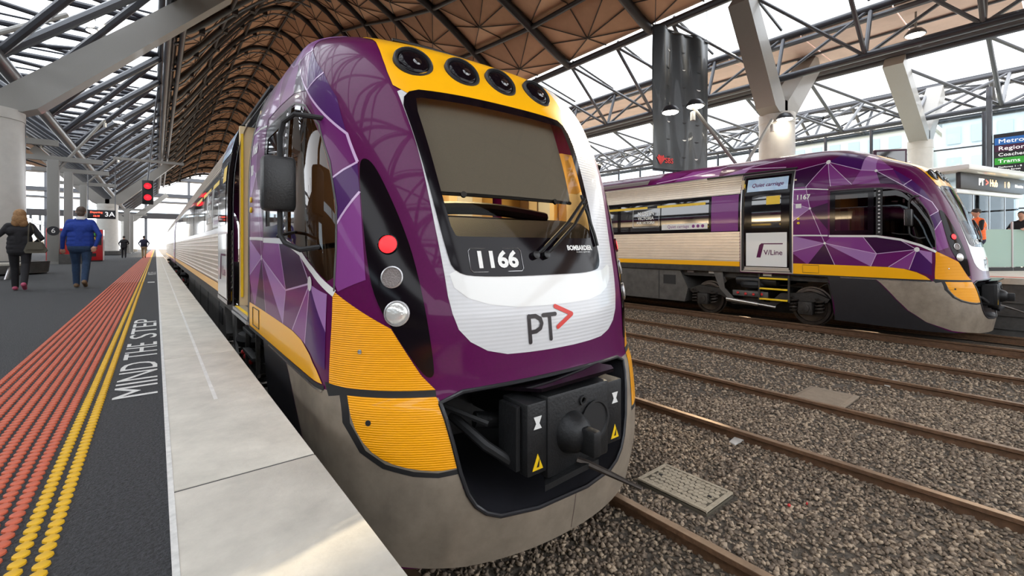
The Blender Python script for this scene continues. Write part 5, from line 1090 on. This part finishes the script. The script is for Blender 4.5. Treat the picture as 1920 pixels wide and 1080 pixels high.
def walker(h, top, leg, shoe, lf, rf, lh, rh, torso=1., skin='skin', lbend=.0, rbend=.0, head_turn=0.):
    """facing +Y; lf, rf = ankle (y, z) of left and right foot; lh, rh = (elbow, wrist) points"""
    s = h / 1.75; J = []; S = lambda *p: tuple(v * s for v in p)
    J.append((S(-.085, -.01, .87), S(.085, -.01, .87), .116 * s * torso, .116 * s * torso, leg))
    J.append((S(0, 0, 1.07), S(0, .01, 1.24), .135 * s * torso, .145 * s * torso, top)); J.append((S(-.085, 0, .95), S(.085, 0, .95), .128 * s * torso, .128 * s * torso, top)); J.append((S(-.08, 0, 1.04), S(.08, 0, 1.04), .126 * s * torso, .126 * s * torso, top)); J.append((S(-.075, 0, 1.12), S(.075, 0, 1.12), .126 * s * torso, .126 * s * torso, top))
    J.append((S(-.10, 0, 1.30), S(.10, 0, 1.30), .125 * s * torso, .125 * s * torso, top)); J.append((S(-.165, 0, 1.41), S(.165, 0, 1.41), .072 * s, .072 * s, top)); J.append((S(-.06, 0, 1.45), S(.06, 0, 1.45), .062 * s, .062 * s, top))
    J.append((S(0, 0, 1.44), S(0, .015, 1.56), .055 * s, .052 * s, skin)); J.append((S(0, .02, 1.645), S(0, .02, 1.645), (.074 * s, .093 * s, .11 * s), 0, skin)); J.append((S(0, .045, 1.585), S(0, .05, 1.585), .05 * s, .045 * s, skin))
    J.append((S(0, .112, 1.635), S(0, .118, 1.62), .012 * s, .014 * s, skin))
    for x in (-1, 1): J.append((S(x * .074, .01, 1.655), S(x * .078, .005, 1.63), .016 * s, .013 * s, skin))
    for x, (fy, fz_), bend in ((-1, lf, lbend), (1, rf, rbend)):
        hip = Vector(S(x * .095, 0, .92)); an = Vector(S(x * .09, fy, fz_)); mid = (hip + an) / 2 + Vector(S(0, .02 + bend, .035))
        J.append((tuple(hip), tuple(mid), .096 * s * torso, .074 * s, leg)); J.append((tuple(mid), tuple(an), .072 * s, .058 * s, leg)); J.append((tuple(mid + (an - mid) * .15), tuple(mid + (an - mid) * .4), .07 * s, .07 * s, leg))
        tilt = min(fz_ - .085, .12); heel = an + Vector(S(0, -.045, -.04 + tilt * .3)); toe = an + Vector(S(0, .15, -.048 - tilt * .75)); J.append((tuple(heel), tuple(toe), .043 * s, .038 * s, shoe)); J.append((tuple(an), tuple((an + toe) / 2), .046 * s, .042 * s, shoe))
    for x, (el, wr), th in ((-1, lh, 1), (1, rh, -1)):
        sh = Vector(S(x * .185, 0, 1.405)); el = Vector(S(*el)); wr = Vector(S(*wr)); J.append((tuple(sh), tuple(el), .058 * s, .045 * s, top)); J.append((tuple(el), tuple(wr), .046 * s, .033 * s, top)); hand(J, wr, wr - el, (-x * .4, .9, .1), skin, th, s)
    return J
# woman in black with a shoulder bag
J = walker(1.66, 'cloth_black', 'cloth_black', 'shoe_pink', (.20, .09), (-.30, .17), ((-.30, -.06, 1.20), (-.17, .14, 1.36)), ((.34, -.10, 1.15), (.22, .10, 1.05)), .98, lbend=.02, rbend=.10)
pw = person('woman with long blonde hair in black clothes and pink shoes walking away', (-2.2, 13.6, 0), R(3), J, ['skin', 'cloth_black', 'shoe_pink'], None)
s_ = 1.66 / 1.75
hb = MB(); hb.ball((0, .0, 1.665 * s_), (.098, .108, .118), 18, 12); hb.ball((0, -.045, 1.56 * s_), (.112, .072, .13), 18, 12); hb.ball((.05, -.05, 1.48 * s_), (.075, .055, .09), 14, 10); hb.ball((-.05, -.05, 1.48 * s_), (.07, .05, .08), 14, 10); hb.build('hair', 'hair_blonde', pw, smooth=80)
bg_ = thing('shoulder_bag', 'olive shoulder bag hanging at the right hip of the woman in black', 'bag', (-2.2 + .24, 13.45, .78)); bg_.scale = (.78, .9, .95)
MB().prism([(-.17, -.07, 0), (.19, -.07, 0), (.23, -.06, .06), (.13, -.05, .24), (-.13, -.05, .24), (-.2, -.06, .06)], (0, .13, 0)).build('body', 'bag_olive', bg_)
MB().prism([(-.155, -.085, .08), (.165, -.085, .08), (.12, -.065, .245), (-.125, -.065, .245)], (0, .01, 0)).build('flap', 'bag_olive', bg_)
MB().path([(-.12, -.03, .23), (-.11, -.07, .40), (-.10, -.075, .58), (-.09, -.02, .66), (-.08, .09, .62), (-.02, .12, .40), (.10, .04, .23)], .016, 6).build('strap', 'bag_olive', bg_)
# man in blue jumper and jeans
J = walker(1.80, 'cloth_blue', 'denim', 'shoe_brown', (.16, .09), (-.26, .16), ((-.275, .0, 1.12), (-.30, .10, .86)), ((.31, -.10, 1.14), (.25, -.13, .91)), 1.14, lbend=.02, rbend=.09)
pm_ = person('grey haired man in a bright blue jumper and jeans walking away', (-1.3, 13.75, 0), R(-2), J, ['skin', 'cloth_blue', 'denim', 'shoe_brown'], None)
s_ = 1.80 / 1.75
MB().ball((0, .004 * s_, 1.675 * s_), (.082, .096, .092), 18, 12).ball((0, -.035, 1.61 * s_), (.072, .06, .07), 14, 10).build('hair', 'hair_dark', pm_, smooth=80); bpy.data.objects['person.001'].children[-1].data.materials[0] = mat('hair_grey', (.11, .075, .055), .7, noise=(40, .4))
MB().lathe([(.088, 0), (.092, .02), (.080, .065), (.076, .065)], (0, .005, 1.475 * s_), 'Z', 20).build('collar', 'collar_white', pm_)
# two distant walkers
J = walker(1.72, 'cloth_black', 'cloth_black', 'cloth_black', (.1, .09), (-.12, .11), ((-.30, .0, 1.18), (-.26, .14, 1.02)), ((.30, .0, 1.18), (.24, .16, 1.1)), 1.08, rbend=.03)
pa = person('distant walker all in black, left of the pair far along the platform', (-1.95, 46.5, 0), R(4), J, ['skin', 'cloth_black'], None, .02)
MB().ball((0, .0, 1.655), (.085, .10, .095), 12, 8).build('hair', 'hair_dark', pa)
J = walker(1.74, 'navy', 'khaki', 'shoe_brown', (.16, .09), (-.2, .15), ((-.32, .0, 1.18), (-.28, .14, 1.02)), ((.32, .0, 1.18), (.26, .12, 1.0)), 1.15, rbend=.06)
pb_ = person('distant walker in navy jacket and khaki trousers, right of the pair far along the platform', (-.72, 45.5, 0), R(-4), J, ['skin', 'navy', 'khaki', 'shoe_brown'], None, .02)
MB().ball((0, .0, 1.67), (.085, .10, .095), 12, 8).build('hair', 'hair_dark', pb_); bk = MB().box((-.17, -.30, 1.05), (.17, -.13, 1.45), .05).build('backpack', 'navy', None, (-.72, 45.5, 0)); tag(bk, 'dark backpack on the distant walker in khaki trousers', 'bag')
# worker in orange vest, facing away to the right, and a dark haired man behind the glass
J = walker(1.78, 'vest_orange', 'navy', 'cloth_black', (.05, .09), (-.06, .09), ((-.30, .08, 1.18), (-.22, .28, 1.14)), ((.30, .08, 1.18), (.22, .28, 1.14)), 1.1)
J = [(a, b, ra, rb, ('cloth_black' if (z == 'vest_orange' and abs(a[0]) > .17 and abs(b[0]) > .2) else z)) for a, b, ra, rb, z in J]
pv = person('worker in an orange high visibility vest on the far platform', (18.06, 1.72, P2), R(35), J, ['skin', 'vest_orange', 'navy', 'cloth_black'], None, .013)
MB().ball((0, .01, 1.70), (.088, .105, .085), 16, 10).build('hair', 'hair_dark', pv)
for z in (1.14, 1.27):
    MB().lathe([(.178, -.022), (.181, 0), (.178, .022)], (0, .004, z * 1.017), 'Z', 24).build('reflective_band', 'vest_band', pv)
for x in (-.1, .1): MB().path([(x, -.158, 1.17), (x, -.16, 1.32), (x, -.10, 1.46), (x, .02, 1.505)], .018, 6).build('reflective_strap', 'vest_band', pv)
J = walker(1.76, 'cloth_black', 'cloth_black', 'cloth_black', (.03, .09), (-.04, .09), ((-.30, .06, 1.18), (-.2, .26, 1.2)), ((.30, .06, 1.18), (.2, .26, 1.2)), 1.08)
pd_ = person('dark haired man in a black jacket behind the frosted glass at the right edge', (20.35, 1.0, P2), R(75), J, ['skin', 'cloth_black'], None, .014)
MB().ball((0, -.008, 1.70), (.086, .102, .085), 16, 10).build('hair', 'hair_dark', pd_)
